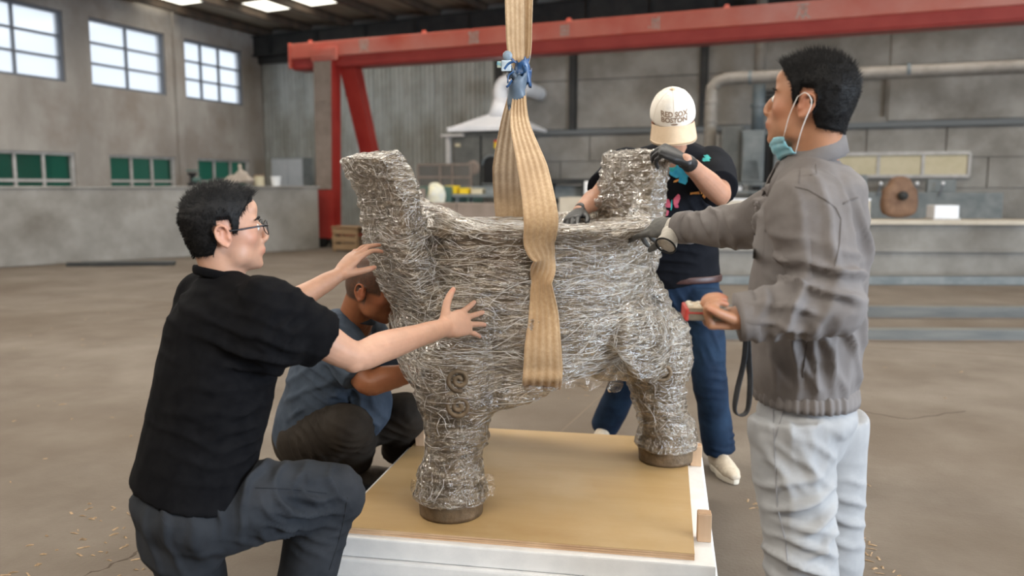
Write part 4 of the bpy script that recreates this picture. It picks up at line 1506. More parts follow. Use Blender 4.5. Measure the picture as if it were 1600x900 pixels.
def head(mb, M, ears=True):
    """x forward, y left, z up; chin at -.115, crown at +.115"""
    E = lambda c, r, n=24, m=16: mb.ell(c, r, M, n, m)
    E((-.010, 0, .030), (.095, .076, .085))
    E((-.030, 0, .005), (.072, .070, .075))
    E((.030, 0, -.010), (.058, .064, .085))
    E((.028, 0, -.062), (.054, .054, .048))
    E((.050, 0, -.085), (.036, .036, .028))
    E((.072, 0, -.098), (.018, .022, .016))
    for s in (-1, 1):
        E((.046, .038 * s, -.020), (.032, .027, .030))
        E((.018, .044 * s, -.060), (.036, .020, .036))
        E((.068, .030 * s, .027), (.016, .026, .010))
        E((.098, .012 * s, -.034), (.010, .009, .008))
        E((.071, .031 * s, .004), (.013, .017, .0125))
    E((.070, 0, .055), (.022, .050, .030))
    mb.tube([(.082, 0, .018), (.096, 0, -.004), (.104, 0, -.026), (.098, 0, -.037)], [(.009, .008), (.009, .009), (.012, .010), (.010, .006)], side=(0, 1, 0), n=12, M=M)
    E((.084, 0, -.050), (.012, .022, .012))
    E((.089, 0, -.058), (.010, .023, .0055))
    E((.086, 0, -.069), (.011, .020, .0065))
    E((.075, 0, -.064), (.014, .030, .016))
    if ears:
        for s in (-1, 1):
            Me = M @ Matrix.Translation((-.012, .073 * s, -.008)) @ Matrix.Rotation(math.radians(22 * s), 4, 'Z') @ Matrix.Rotation(math.radians(-12), 4, 'Y')
            mb.ell((0, .004 * s, 0), (.017, .006, .028), Me, 18, 12)
            rim = [(.010, .008 * s, .002), (.012, .013 * s, .022), (.0, .016 * s, .032), (-.014, .017 * s, .026), (-.020, .017 * s, .006), (-.013, .014 * s, -.014), (-.003, .010 * s, -.026)]
            mb.tube(rim, [.0035, .0045, .005, .0052, .005, .0055, .0075], side=(0, 1, 0), n=10, M=Me)
            mb.ell((.009, .008 * s, -.006), (.005, .006, .008), Me, 10, 8)
            mb.tube([(-.004, .011 * s, .016), (-.010, .011 * s, .0), (-.004, .010 * s, -.012)], [.003, .0035, .003], n=8, M=Me)


FLEN = ((.044, .026, .021), (.048, .030, .022), (.044, .028, .021), (.034, .021, .018))
FBASE = ((.090, .030, 0), (.094, .0095, .003), (.090, -.011, .001), (.081, -.030, -.003))


def hand(mb, M, right=True, curl=None, spread=(8, 2, -4, -12), thumb=(38, 12, 18, 10), fat=1.0):
    """wrist at the origin, fingers along x, back of the hand +z; returns the nail spots"""
    m = 1 if right else -1
    curl = curl or [(12, 18, 10)] * 4
    f = fat
    mb.tube([(-.02, 0, 0), (.008, 0, 0), (.040, 0, .001), (.072, 0, .001), (.094, 0, 0)],
            [(.027 * f, .020 * f), (.030 * f, .019 * f), (.039 * f, .0175 * f), (.042 * f, .0155 * f), (.039 * f, .0125 * f)], side=(0, 1, 0), n=20, M=M)
    mb.ell((.034, .022 * m, -.010), (.030, .017, .013), M)
    mb.ell((.034, -.020 * m, -.009), (.034, .015, .012), M)
    nails = []
    for k in range(4):
        b = V((FBASE[k][0], FBASE[k][1] * m, FBASE[k][2]))
        sp = math.radians(spread[k]) * m
        dirv = V((math.cos(sp), math.sin(sp), 0))
        p = b - dirv * .016
        pts = [p, b]
        a = 0.0
        cur = b
        for j in range(3):
            a += math.radians(curl[k][j])
            d = dirv * math.cos(a) + V((0, 0, -1)) * math.sin(a)
            cur = cur + d * FLEN[k][j] * (1.04 if fat > 1.05 else 1)
            pts.append(cur)
        up = V((0, 0, 1)) * math.cos(a) + dirv * math.sin(a)
        nails.append(M @ (cur - d * .006 + up * .007))
        r = (.0102, .0100, .0088, .0082, .0068) if k < 3 else (.0090, .0086, .0076, .0070, .0058)
        mb.tube(pts, [x * f for x in r], side=(0, 1, 0), n=12, sub=4, M=M)
        mb.ell(pts[1] + V((0, 0, .002)), (.011 * f, .0105 * f, .010 * f), M, 12, 8)
        mb.ell(pts[2] + V((0, 0, .001)), (.0092 * f, .0094 * f, .0090 * f), M, 12, 8)
    a, b1, b2, dn = [math.radians(x) for x in thumb]
    b = V((.020, .024 * m, -.006))
    pts = [b - V((.01, .006 * m, 0)), b]
    cur, ang = b, a
    for L, bend in ((.042, 0), (.033, b1), (.027, b2)):
        ang -= bend
        d = V((math.cos(ang) * math.cos(dn), math.sin(ang) * m * math.cos(dn), -math.sin(dn)))
        cur = cur + d * L
        pts.append(cur)
    mb.tube(pts, [.017 * f, .0165 * f, .0125 * f, .0110 * f, .0082 * f], n=12, sub=4, M=M)
    nails.append(M @ (cur - d * .008 + V((-math.sin(ang) * .4, math.cos(ang) * m * .4, .6)) * .009))
    return nails


def attr(mesh, name, val):
    a = mesh.attributes.new(name, 'FLOAT', 'POINT')
    a.data.foreach_set('value', np.clip(val, 0, 1).astype(np.float32))


def local(co, M):
    Mi = np.array(M.inverted())
    return co @ Mi[:3, :3].T + Mi[:3, 3]


def blob(P, c, r):
    return np.exp(-(((P - np.array(c)) / np.array(r)) ** 2).sum(1))


def body_mesh(skin, core, HM, nails, stubble=0.25, buzz=0.0, voxel=.0034):
    """visible skin at fine detail, hidden trunk and legs coarser, joined into one body mesh"""
    fine = remesh(skin, voxel, 5, .5)
    co, no = get_np(fine)
    Pl = local(co, HM)
    # soften cheeks, jaw and skull; nose, lips, eyes and ears keep their edges
    keep = 1.3 * blob(Pl, (.100, 0, -.018), (.020, .022, .034)) + 1.1 * blob(Pl, (.090, 0, -.062), (.014, .026, .014))
    for s in (-1, 1):
        keep += 1.4 * blob(Pl, (-.014, .088 * s, -.004), (.034, .020, .042)) + .8 * blob(Pl, (.078, .031 * s, .008), (.014, .022, .018))
    wgt = np.clip(1 - keep, 0, 1) * ((np.abs(Pl) < np.array([.135, .105, .135])).all(1))
    ed = np.empty(len(fine.edges) * 2, dtype=np.int64)
    fine.edges.foreach_get('vertices', ed)
    ed = ed.reshape(-1, 2)
    deg = np.bincount(ed.ravel(), minlength=len(co)).astype(float)
    for it in range(34):
        acc = np.stack([np.bincount(ed[:, 0], co[ed[:, 1], k], len(co)) + np.bincount(ed[:, 1], co[ed[:, 0], k], len(co)) for k in range(3)], 1)
        co = co + (acc / deg[:, None] - co) * (.6 * wgt)[:, None]
    set_np(fine, co)
    Pl = local(co, HM)
    red = .75 * blob(Pl, (.093, 0, -.064), (.02, .026, .011))
    for s in (-1, 1):
        red += .28 * blob(Pl, (.055, .05 * s, -.02), (.035, .03, .03)) + .35 * blob(Pl, (-.012, .08 * s, 0), (.03, .02, .04))
    for nl in nails:
        red += .45 * np.exp(-((co - np.array(nl)) ** 2).sum(1) / .010 ** 2)
    st = stubble * (blob(Pl, (.06, 0, -.09), (.05, .06, .035)) + blob(Pl, (.095, 0, -.046), (.02, .025, .006)))
    if buzz:
        lim = np.where(Pl[:, 0] > .045, .050 + .25 * (Pl[:, 0] - .045), np.where(Pl[:, 0] > .0, -.01, -.055))
        hm = np.clip((Pl[:, 2] - lim) / .012, 0, 1) * (np.abs(Pl[:, 0]) < .13) * (np.abs(Pl[:, 1]) < .079) * (Pl[:, 2] < .16)
        st = np.maximum(st, buzz * hm * (.85 + .3 * vnoise(Pl * 300)))
    attr(fine, 'redness', red)
    attr(fine, 'stubble', st)
    if core is not None:
        cm = remesh(core, .014, 2)
        bm = bmesh.new()
        bm.from_mesh(fine)
        bm.from_mesh(cm)
        bm.to_mesh(fine)
        bm.free()
        bpy.data.meshes.remove(cm)
        fine.polygons.foreach_set('use_smooth', [True] * len(fine.polygons))
    fine.update()
    return fine


M_HAIR = mat('black_hair', (0.006, 0.006, 0.0065), (0.013, 0.012, 0.012), .6, 60, spec=.18)
M_EYEW = mat('eye_white', (.75, .73, .70), None, .15)
M_EYEB = mat('dark_iris', (.02, .012, .008), None, .1)


def hair_line(P, kind):
    """how far inside the hair area (metres); P in head coordinates"""
    x, z = P[:, 0], P[:, 2]
    lim = np.interp(x, [-.12, -.045, -.034, -.030, .002, .006, .020, .026, .045, .060, .085],
                    [-.062, -.056, -.030, .034, .034, -.008, -.006, .030, .052, .066, .080] if kind != 'fringe' else
                    [-.060, -.055, -.030, .034, .034, .000, .002, .030, .052, .066, .080])
    return z - lim


def hair(HM, parent, kind, skin_mesh, n=3600, seed=1):
    """short hair grown from the scalp: a displaced scalp shell plus thousands of short strands"""
    r = np.random.default_rng(seed)
    co, no = get_np(skin_mesh)
    P = local(co, HM)
    Nl = no @ np.array(HM.to_3x3().normalized().inverted()).T
    inside = hair_line(P, kind)
    ok = (inside > -.010) & (np.abs(P[:, 0]) < .14) & (np.abs(P[:, 1]) < .0815) & (P[:, 2] > -.10) & (P[:, 2] < .17)
    side = np.clip((P[:, 2] - .0) / .09, 0, 1)
    if kind == 'spiky':
        th = .005 + .009 * side
    elif kind == 'fringe':
        th = .004 + .004 * side
    else:
        th = .0055 + .012 * side + .002 * np.clip((P[:, 0] - .0) / .08, 0, 1) * side
    th = th * (.9 + .25 * vnoise(P * 70, seed))
    w = np.clip(inside / .012 + .15, 0, 1)
    out = co + no * (w * th - (1 - w) * .004)[:, None]
    polys = np.array([tuple(p.vertices) for p in skin_mesh.polygons if len(p.vertices) == 4])
    keep = polys[ok[polys].all(1)]
    used = np.unique(keep)
    remap = np.full(len(co), -1)
    remap[used] = np.arange(len(used))
    mb = MB()
    mb.v = [tuple(p) for p in out[used]]
    mb.f = [tuple(f) for f in remap[keep]]
    cand = used[(inside[used] > .002)]
    HR = np.array(HM.to_3x3().normalized())
    pick = r.choice(cand, n)
    for k in pick:
        nn = Nl[k]
        if kind == 'spiky':
            d = nn + np.array([.45, 0, .25]) * max(0, nn[2]) + np.array([0, 0, -.9]) * max(0, .35 - nn[2]) + r.normal(0, .22, 3)
            L = th[k] * .5 + r.uniform(.006, .022) * (.22 + max(0, nn[2]))
        else:
            d = nn * .75 + (np.array([.4, 0, .1]) if nn[2] > .45 else np.array([-.25, 0, -.9])) + r.normal(0, .18, 3)
            L = th[k] * .5 + r.uniform(.005, .016) * (.45 + max(0, nn[2]))
        d = HR @ d
        d = V(d).normalized()
        base = V(co[k] + no[k] * th[k] * .6)
        u = d.orthogonal().normalized() * .0010
        ww = d.cross(u)
        tip = base + d * L
        mb.add([base + u, base - u * .5 + ww * .8, base - u * .5 - ww * .8, tip], [(0, 1, 3), (1, 2, 3), (2, 0, 3)])
    return part('hair', mb, M_HAIR, parent, True)


def face_bits(HM, parent, brows=True):
    for s in (-1, 1):
        ey = part('eye', MB().ell((.0735, .031 * s, .003), (.0118, .0118, .0118), HM, 16, 12), M_EYEW, parent, True)
        ir = part('iris', MB().ell((.0815, .031 * s, .002), (.0045, .0058, .0058), HM, 12, 8), M_EYEB, ey, True)
        ir.location = (0, 0, 0)
        if brows:
            part('eyebrow', MB().tube([(.087, .014 * s, .024), (.087, .032 * s, .030), (.072, .052 * s, .024)], [(.0035, .002), (.004, .0025), (.002, .0015)], side=(0, 0, 1), n=8, M=HM), M_HAIR, parent, True)


def garment(name, mb, voxel, m, parent, fl=(), amp=.004, freq=9, smooth=3, stretch=(1, 1, 1), seed=0):
    me = remesh(mb, voxel, smooth)
    folds(me, list(fl), amp, freq, stretch, seed)
    o = link(name, me, m, parent)
    return o


def shoe(parent, heel, toe, up=(0, 0, 1), m_up=None, m_sole=None, s=1.0):
    """heel and toe: points on the ground line of the shoe"""
    heel, toe = V(heel), V(toe)
    M = frame(heel, toe - heel, up) @ Matrix.Scale((toe - heel).length / .28, 4)
    u = MB().tube([(.035, 0, .055), (.09, 0, .06), (.16, 0, .052), (.22, 0, .042), (.262, 0, .036)], [(.036, .05), (.039, .055), (.043, .045), (.045, .032), (.03, .022)], side=(0, 1, 0), n=18, M=M)
    u.tube([(.045, 0, .06), (.04, 0, .115)], [(.036, .042), (.036, .042)], side=(0, 1, 0), n=18, sub=2, cap='flat', M=M)
    so = MB()
    poly = []
    for k in range(28):
        a = 2 * PI * k / 28
        x = .14 + .142 * math.cos(a)
        w = .044 if x > .12 else .037
        poly.append((x, (w + .004) * math.sin(a) * (1 - .12 * (abs(x - .12) < .04))))
    so.prism(poly, 0, .03, M)
    o = link('shoe', remesh(u, .006, 3), m_up, parent)
    s_ = part('sole', so, m_sole, o)
    s_.location = (0, 0, 0)
    sd_ = s_.modifiers.new('b', 'BEVEL')
    sd_.width = .006
    sd_.segments = 2
    if parent is not None:
        cf = part('toe_seam', MB().tube([(.15, -.044, .05), (.20, -.03, .068), (.215, 0, .073), (.20, .03, .068), (.15, .044, .05)], [.0025] * 5, n=6, M=M), m_sole, o, True)
        cf.location = (0, 0, 0)
    return o


def lerp(a, b, t):
    return V(a).lerp(V(b), t)


def line_on(bvh, pts, owner, m, r=.0016, nm='seam'):
    """stitched seam laid on a garment along photo pixels"""
    out = []
    o = V((0, 0, CAM_H))
    for a, b in zip(pts, pts[1:]):
        for j in range(6):
            t_ = j / 6
            d = (at(a[0] + (b[0] - a[0]) * t_, a[1] + (b[1] - a[1]) * t_, 2.0) - o).normalized()
            hit = bvh.ray_cast(o, d, 5)
            if hit[0]:
                out.append(hit[0] - d * .0008)
    if len(out) > 3:
        s_ = part(nm, MB().tube(out, [r] * len(out), n=5, sub=1), m, owner, True)
        s_.location = (0, 0, 0)

# ------------------------------------------------------------------ kneeling man in the black T-shirt (left)
M_SKINA = skin_mat('fair_skin', (.53, .30, .205), (.52, .17, .12), (.16, .11, .09))
M_BLACKT = mat('black_cotton', (.0036, .0036, .0045), (.006, .006, .007), .9, 30, bump=.12, bscale=500, spec=.08, bdist=.002)
M_CHARC = mat('charcoal_trousers', (.015, .017, .021), (.023, .026, .031), .85, 12, bump=.15, bscale=350, spec=.15, c3=(.032, .034, .039), scale3=5, bdist=.003)
PA = thing('person', 'man in black T-shirt and glasses kneeling with both hands on the wrapped vessel', 'person', (at(400, 450, 2.3).x, 2.3, 0), world_parts=True)
sR, eR, wR = at(424, 487, 2.12), at(553, 556, 2.26), at(694, 512, 2.56)
sL, eL, wL = at(318, 470, 2.45), at(425, 492, 2.66), at(528, 430, 2.80)
neckA = at(352, 432, 2.30)
HA = head_matrix(at(352, 362, 2.30), 28, 6, 0, 1.03)
sk = MB()
head(sk, HA)
sk.tube([HA @ V((-.03, 0, -.03)), at(348, 425, 2.30), at(347, 475, 2.30)], [(.058, .062), (.060, .060), (.052, .05)], side=(.5, -.8, 0))
sk.tube([sL + V((0, 0, -.02)), neckA + V((0, 0, -.10)), sR + V((0, 0, -.02))], [.045, .05, .045])
sk.tube([sR, lerp(sR, eR, .5) , eR, lerp(eR, wR, .3), lerp(eR, wR, .75), wR, lerp(eR, wR, 1.05)], [.056, .052, .042, .045, .034, (.025, .029), (.020, .027)], side=V((0, 1, 0)), n=20)
sk.ell(eR + V((.0, -.008, -.012)), (.034, .034, .034))
nl = hand(sk, frame(wR, at(757, 494, 2.70) - wR, (-.10, -.95, .18)) @ Matrix.Scale(1.08, 4), True, [(8, 10, 6), (6, 10, 6), (6, 10, 6), (8, 12, 8)], (15, 3, -8, -20), (62, 14, 10, -6))
sk.tube([sL, lerp(sL, eL, .5), eL, lerp(eL, wL, .3), lerp(eL, wL, .75), wL, lerp(eL, wL, 1.05)], [.054, .05, .041, .043, .033, (.025, .028), (.02, .026)], n=20)
nl += hand(sk, frame(wL, at(566, 388, 2.86) - wL, (-.55, -.65, .35)), False, [(14, 26, 14), (10, 22, 12), (10, 22, 12), (12, 24, 14)], (6, 2, -3, -9), (24, 8, 10, 30))
core = MB().tube([at(345, 470, 2.28), at(330, 560, 2.26), at(305, 690, 2.22), at(300, 770, 2.22)], [(.13, .08), (.13, .09), (.12, .09), (.13, .09)], side=(.57, -.82, 0))
bodyA = link('body', body_mesh(sk, core, HA, nl, .18), M_SKINA, PA)
face_bits(HA, PA)
hair(HA, PA, 'short', bodyA.data, 7000, 3)
# T-shirt
SDA = V((.57, -.82, 0))
fdA = V((.82, .57, 0))
ts = MB()
ts.tube([at(345, 434, 2.30), at(345, 468, 2.29), at(342, 520, 2.27), at(336, 590, 2.25), at(322, 660, 2.23), at(308, 720, 2.22), at(303, 757, 2.22)],
        [(.076, .068), (.165, .105), (.212, .14), (.214, .152), (.208, .152), (.210, .156), (.222, .168)], side=SDA, n=28, cap='flat')
ts.tube([lerp(sR, neckA, .35) + V((0, 0, .0)), sR + V((0, 0, .008)), lerp(sR, eR, .34), lerp(sR, eR, .60)], [(.068, .062), (.084, .080), (.083, .082), (.080, .080)], side=(0, 0, 1), n=22, cap='flat')
ts.tube([lerp(sL, neckA, .3), sL + V((0, 0, .008)), lerp(sL, eL, .35), lerp(sL, eL, .62)], [(.07, .065), (.084, .08), (.082, .08), (.078, .078)], side=(0, 0, 1), n=22, cap='flat')
ts.tube([at(343, 452, 2.30), lerp(neckA, sL, .55) + V((0, 0, -.035)), sL + V((0, 0, -.01))], [.07, .085, .088], n=20)
ts.tube([at(346, 452, 2.29), lerp(neckA, sR, .55) + V((0, 0, -.04)), sR + V((0, 0, -.01))], [.07, .085, .088], n=20)
ts.tube([sL + V((0, 0, -.06)), at(335, 515, 2.22), sR + V((0, 0, -.06))], [.10, .11, .10], n=20)
fl = [(at(415, 545, 2.10), .13, (.3, 0, 1), .045, .010), (at(330, 560, 2.1), .16, (.15, 0, 1), .06, .007), (at(270, 520, 2.2), .11, (.2, 0, 1), .05, .008),
      (at(395, 680, 2.1), .09, (-.3, 0, 1), .04, .008), (at(300, 700, 2.1), .12, (.1, 0, 1), .05, .005), (at(470, 495, 2.1), .09, (.8, 0, -.6), .035, .006),
      (at(360, 470, 2.15), .10, (.5, 0, 1), .06, .004), (at(420, 600, 2.1), .10, (.7, 0, .8), .05, .007)]
garment('tshirt', ts, .0075, M_BLACKT, PA, [(c_, r_, d_, w_, h_ * 1.25) for c_, r_, d_, w_, h_ in fl], .008, 7, 6, seed=2)
co_ = MB()
ring = []
for k in range(25):
    a = 2 * PI * k / 24
    ring.append(at(345, 436, 2.30) + SDA * .078 * math.cos(a) + fdA * .068 * math.sin(a) + V((0, 0, .012 - .018 * math.sin(a))))
part('collar', co_.tube(ring, [(.013, .005)] * 25, side=(0, 0, 1), n=10, sub=2, cap='flat'), M_BLACKT, PA, True)
# trousers
hR, kR = at(315, 795, 2.10), at(520, 768, 2.30)
hL = at(275, 795, 2.34)
tr = MB()
tr.tube([at(305, 748, 2.22), at(303, 762, 2.21), at(298, 795, 2.20), at(290, 828, 2.20)], [(.175, .125), (.19, .138), (.208, .158), (.165, .13)], side=SDA, n=26)
tr.tube([at(306, 816, 2.15), lerp(hR, kR, .35) , lerp(hR, kR, .7), kR + V((0, 0, .0)), kR + V((.015, .0, -.02))], [.112, .116, .098, .083, .078], n=24, side=(0, 0, 1))
aR = at(458, 975, 2.28)
tr.tube([kR + V((.012, 0, .02)), lerp(kR, aR, .3) + V((-.012, 0, 0)), lerp(kR, aR, .65), aR + V((0, 0, -.01))], [(.078, .080), (.086, .086), (.082, .082), (.085, .085)], side=(1, 0, 0), n=22, cap='flat')
kL = V((at(318, 960, 2.38).x, 2.38, .085))
aL = V((kL.x - .40, 2.30, .085))
tr.tube([hL, lerp(hL, kL, .5), kL], [.115, .098, .082], side=(1, 0, 0), n=22)
tr.tube([kL, lerp(kL, aL, .4), aL], [.08, .078, .07], n=20, cap='flat')
fl = [(at(455, 760, 2.15), .12, (1, 0, .45), .045, .010), (at(400, 770, 2.1), .13, (1, 0, -.2), .05, .011), (at(480, 820, 2.15), .10, (.5, 0, 1), .04, .010),
      (at(260, 800, 2.1), .13, (1, 0, .1), .06, .008), (at(520, 760, 2.2), .08, (1, 0, .6), .035, .006), (at(330, 815, 2.0), .10, (.4, 0, 1), .05, .008), (at(480, 890, 2.2), .12, (.2, 0, 1), .06, .008)]
tro = garment('trousers', tr, .0075, M_CHARC, PA, [(c_, r_, d_, w_, h_ * 1.7) for c_, r_, d_, w_, h_ in fl], .008, 7, 4, seed=5)
shoe(PA, V((aR.x - .07, aR.y, .0)), V((aR.x + .21, aR.y + .05, .0)), m_up=M_BLACK, m_sole=M_DARK)
shoe(PA, V((aL.x - .06, aL.y + .0, .23)), V((aL.x - .03, aL.y, .0)) + V((-.05, 0, 0.0)), up=(-1, 0, .2), m_up=M_BLACK, m_sole=M_DARK)
# seam, pocket lines on the trousers
bvT = bvh_of(tro.data)
M_SEAMA = mat('trouser_dark_seam', (.012, .014, .018), None, .9)
line_on(bvT, [(543, 778), (538, 810), (528, 850), (512, 898)], tro, M_SEAMA)
line_on(bvT, [(400, 762), (460, 764), (520, 772)], tro, M_SEAMA)
line_on(bvT, [(242, 762), (248, 800), (262, 830)], tro, M_SEAMA)
line_on(bvT, [(276, 765), (272, 800), (285, 806), (350, 786)], tro, M_SEAMA)
# glasses
M_GFRAME = mat('dark_spectacle_metal', (.03, .03, .035), None, .3, metal=.8)
gm = MB()
rims = []
for s in (-1, 1):
    rg = [(.106 - .006 * abs(math.cos(a)), .033 * s + .025 * math.cos(a), .000 + .020 * math.sin(a)) for a in [2 * PI * k / 20 for k in range(21)]]
    gm.tube(rg, [.0013] * 21, side=(1, 0, 0), n=6, sub=1, cap='flat', M=HA)
    gm.tube([(.102, .058 * s, .006), (.085, .071 * s, .008), (.03, .080 * s, .006), (-.02, .080 * s, .004), (-.035, .077 * s, -.012)], [(.0024, .001)] * 5, side=(0, 0, 1), n=6, sub=4, M=HA)
gm.tube([(.106, -.009, .004), (.110, 0, .007), (.106, .009, .004)], [.0014] * 3, n=6, M=HA)
gp = part('glasses', gm, M_GFRAME, PA, True)
M_LENS = glass('spectacle_lens', (.96, .98, 1.0), .12, .03, .02)
for s in (-1, 1):
    lz = part('lens', MB().lathe([(.0, -.0008), (.0235, -.0004), (.0235, .0004), (.0, .0008)], 20, HA @ Matrix.Translation((.103, .033 * s, 0)) @ Matrix.Rotation(PI / 2, 4, 'Y') @ Matrix.Diagonal((.82, 1, 1, 1)), closed=False), M_LENS, gp)
    lz.location = (0, 0, 0)

# ------------------------------------------------------------------ squatting man in the slate T-shirt
M_SKINB = skin_mat('tanned_skin', (.30, .112, .05), (.33, .08, .045), (.05, .030, .022))
M_SLATE = mat('slate_blue_cotton', (.045, .060, .085), (.062, .080, .108), .85, 20, bump=.12, bscale=450, spec=.15, bdist=.002)
M_BROWNT = mat('dark_brown_trousers', (.022, .017, .013), (.034, .027, .021), .8, 12, bump=.12, bscale=350, spec=.15, bdist=.002)
PB = thing('person', 'crop-haired man in slate blue T-shirt squatting behind the wrapped vessel', 'person', (at(530, 450, 3.55).x, 3.6, 0), world_parts=True)
HB = head_matrix(at(584, 449, 3.24), -8, -18, 6, 1.14)
sR, eR, wR = at(527, 522, 3.28), at(573, 598, 3.16), at(655, 580, 3.22)
sL, eL, wL = at(570, 520, 3.62), at(610, 590, 3.62), at(672, 575, 3.50)
neckB = at(555, 500, 3.36)
sk = MB()
head(sk, HB)
sk.tube([HB @ V((-.03, 0, -.03)), lerp(HB @ V((-.04, 0, -.09)), neckB, .5), neckB, at(540, 540, 3.42)], [(.062, .064), (.066, .066), (.075, .075), (.09, .08)], side=(.3, -.9, 0))
sk.tube([sR, lerp(sR, eR, .5), eR, lerp(eR, wR, .3), lerp(eR, wR, .75), wR, lerp(eR, wR, 1.05)], [.06, .056, .047, .052, .040, (.030, .032), (.022, .03)], n=20)
nl = hand(sk, frame(wR, V((.9, .35, .1)), (0, -.5, .85)), True, [(20, 30, 20)] * 4)
sk.tube([sL, lerp(sL, eL, .5), eL, lerp(eL, wL, .3), lerp(eL, wL, .75), wL], [.06, .055, .045, .048, .036, (.028, .03)], n=20)
nl += hand(sk, frame(wL, V((.9, -.2, .1)), (0, .5, .85)), False, [(20, 30, 20)] * 4)
core = MB().tube([at(545, 520, 3.42), at(520, 570, 3.5), at(490, 650, 3.6), at(478, 690, 3.62)], [(.14, .09), (.14, .1), (.13, .1), (.13, .1)], side=(.3, -.95, 0))
link('body', body_mesh(sk, core, HB, nl, .2, buzz=.85), M_SKINB, PB)
face_bits(HB, PB)
SDB = V((.34, -.94, 0))
ts = MB()
ts.tube([at(553, 503, 3.38), at(540, 525, 3.40), at(522, 565, 3.45), at(508, 605, 3.50), at(492, 650, 3.56), at(478, 690, 3.60)],
        [(.085, .08), (.185, .12), (.205, .15), (.205, .165), (.20, .165), (.19, .15)], side=SDB, n=28, cap='flat')
ts.tube([lerp(sR, neckB, .4), sR + V((0, 0, .01)), lerp(sR, eR, .5), lerp(sR, eR, .86)], [(.075, .07), (.092, .09), (.090, .09), (.085, .085)], side=(0, 1, 0), n=22, cap='flat')
ts.tube([lerp(sL, neckB, .4), sL + V((0, 0, .01)), lerp(sL, eL, .5), lerp(sL, eL, .86)], [(.075, .07), (.09, .09), (.088, .09), (.085, .085)], side=(0, 1, 0), n=22, cap='flat')
ts.tube([at(560, 590, 3.45), at(575, 630, 3.45), at(572, 652, 3.48)], [(.16, .10), (.15, .10), (.12, .08)], side=SDB, n=20)
fl = [(at(540, 580, 3.25), .14, (.6, 0, 1), .05, .010), (at(490, 620, 3.35), .16, (-.5, 0, 1), .06, .010), (at(560, 640, 3.3), .12, (.9, 0, .3), .045, .010), (at(530, 520, 3.25), .10, (.5, 0, 1), .045, .006)]
garment('tshirt', ts, .009, M_SLATE, PB, fl, .010, 7, 4, seed=12)
ring = []
for k in range(25):
    a = 2 * PI * k / 24
    ring.append(lerp(neckB, HB @ V((-.04, 0, -.09)), .25) + SDB * .082 * math.cos(a) + V((.85, .3, -.25)) * .082 * math.sin(a))
part('collar', MB().tube(ring, [(.014, .006)] * 25, side=(0, 0, 1), n=10, sub=2, cap='flat'), M_SLATE, PB, True)
# small pale shoulder tab print
# trousers
pel = at(478, 685, 3.60)
hR, kR, aR = at(478, 690, 3.50), at(545, 668, 3.22), at(556, 716, 3.58)
hL, kL, aL = at(505, 675, 3.68), at(640, 645, 3.46), at(620, 705, 3.72)
tr = MB()
tr.tube([at(490, 655, 3.60), pel, at(480, 705, 3.62)], [(.17, .13), (.19, .15), (.15, .12)], side=SDB, n=24)
tr.tube([hR, lerp(hR, kR, .5), kR], [.125, .125, .098], n=22, side=(0, 0, 1))
tr.tube([kR + V((0, .02, 0)), lerp(kR, aR, .5), aR], [.095, .098, .075], n=22, side=(1, 0, 0), cap='flat')
tr.tube([hL, lerp(hL, kL, .5), kL], [.12, .115, .09], n=22, side=(0, 0, 1))
tr.tube([kL, lerp(kL, aL, .5), aL], [.09, .09, .07], n=22, side=(1, 0, 0), cap='flat')
fl = [(at(500, 660, 3.3), .12, (.6, 0, 1), .04, .010), (at(490, 700, 3.3), .12, (1, 0, .2), .045, .009), (at(550, 690, 3.2), .10, (.3, 0, 1), .04, .008), (at(600, 660, 3.4), .12, (.4, 0, 1), .05, .009)]
garment('trousers', tr, .009, M_BROWNT, PB, fl, .008, 7, 4, seed=15)
M_SHOEB = mat('brown_canvas_shoe', (.06, .045, .035), (.10, .08, .06), .8, 30)
q = at(545, 735, 3.72); q2 = at(617, 746, 3.72)
shoe(PB, V((aR.x - .03, 3.66, 0)), V((aR.x + .22, 3.74, 0)), m_up=M_SHOEB, m_sole=M_DARK)
shoe(PB, V((aL.x - .02, 3.86, 0)), V((aL.x + .24, 3.93, 0)), m_up=M_SHOEB, m_sole=M_DARK)

# ------------------------------------------------------------------ man in the cap at the back
M_SKINC = skin_mat('warm_skin', (.47, .25, .165), (.47, .145, .10), (.12, .08, .06))
M_NAVYT = mat('black_printed_cotton', (.005, .006, .009), (.008, .009, .013), .88, 20, bump=.12, bscale=450, spec=.14, bdist=.002)
M_JEANS = mat('blue_denim', (.004, .011, .028), (.009, .023, .052), .8, 9, bump=.2, bscale=600, spec=.2, c3=(.015, .037, .075), scale3=5, bdist=.002)
M_GLOVEB = mat('black_nitrile_glove', (.009, .009, .010), (.014, .014, .015), .42, 40, bump=.3, bscale=220, spec=.5, bdist=.002)
PC = thing('person', 'man in cream baseball cap and black printed T-shirt gripping the far ear', 'person', (at(1070, 450, 4.1).x, 4.1, 0), world_parts=True)
HC = head_matrix(at(1051, 186, 3.70), -96, -30, 3, 1.04)
sR, eR, wR = at(975, 262, 3.92), at(936, 306, 3.70), at(905, 330, 3.56)
sL, eL, wL = at(1112, 262, 3.88), at(1126, 304, 3.58), at(1070, 250, 3.36)
neckC = at(1052, 226, 3.86)
sk = MB()
head(sk, HC)
sk.tube([HC @ V((-.03, 0, -.03)), lerp(HC @ V((-.04, 0, -.08)), neckC, .6), neckC + V((0, .03, -.06))], [(.058, .062), (.060, .064), (.085, .075)], side=(1, 0, 0))
sk.tube([sL, neckC + V((0, .02, -.08)), sR], [.05, .06, .05])
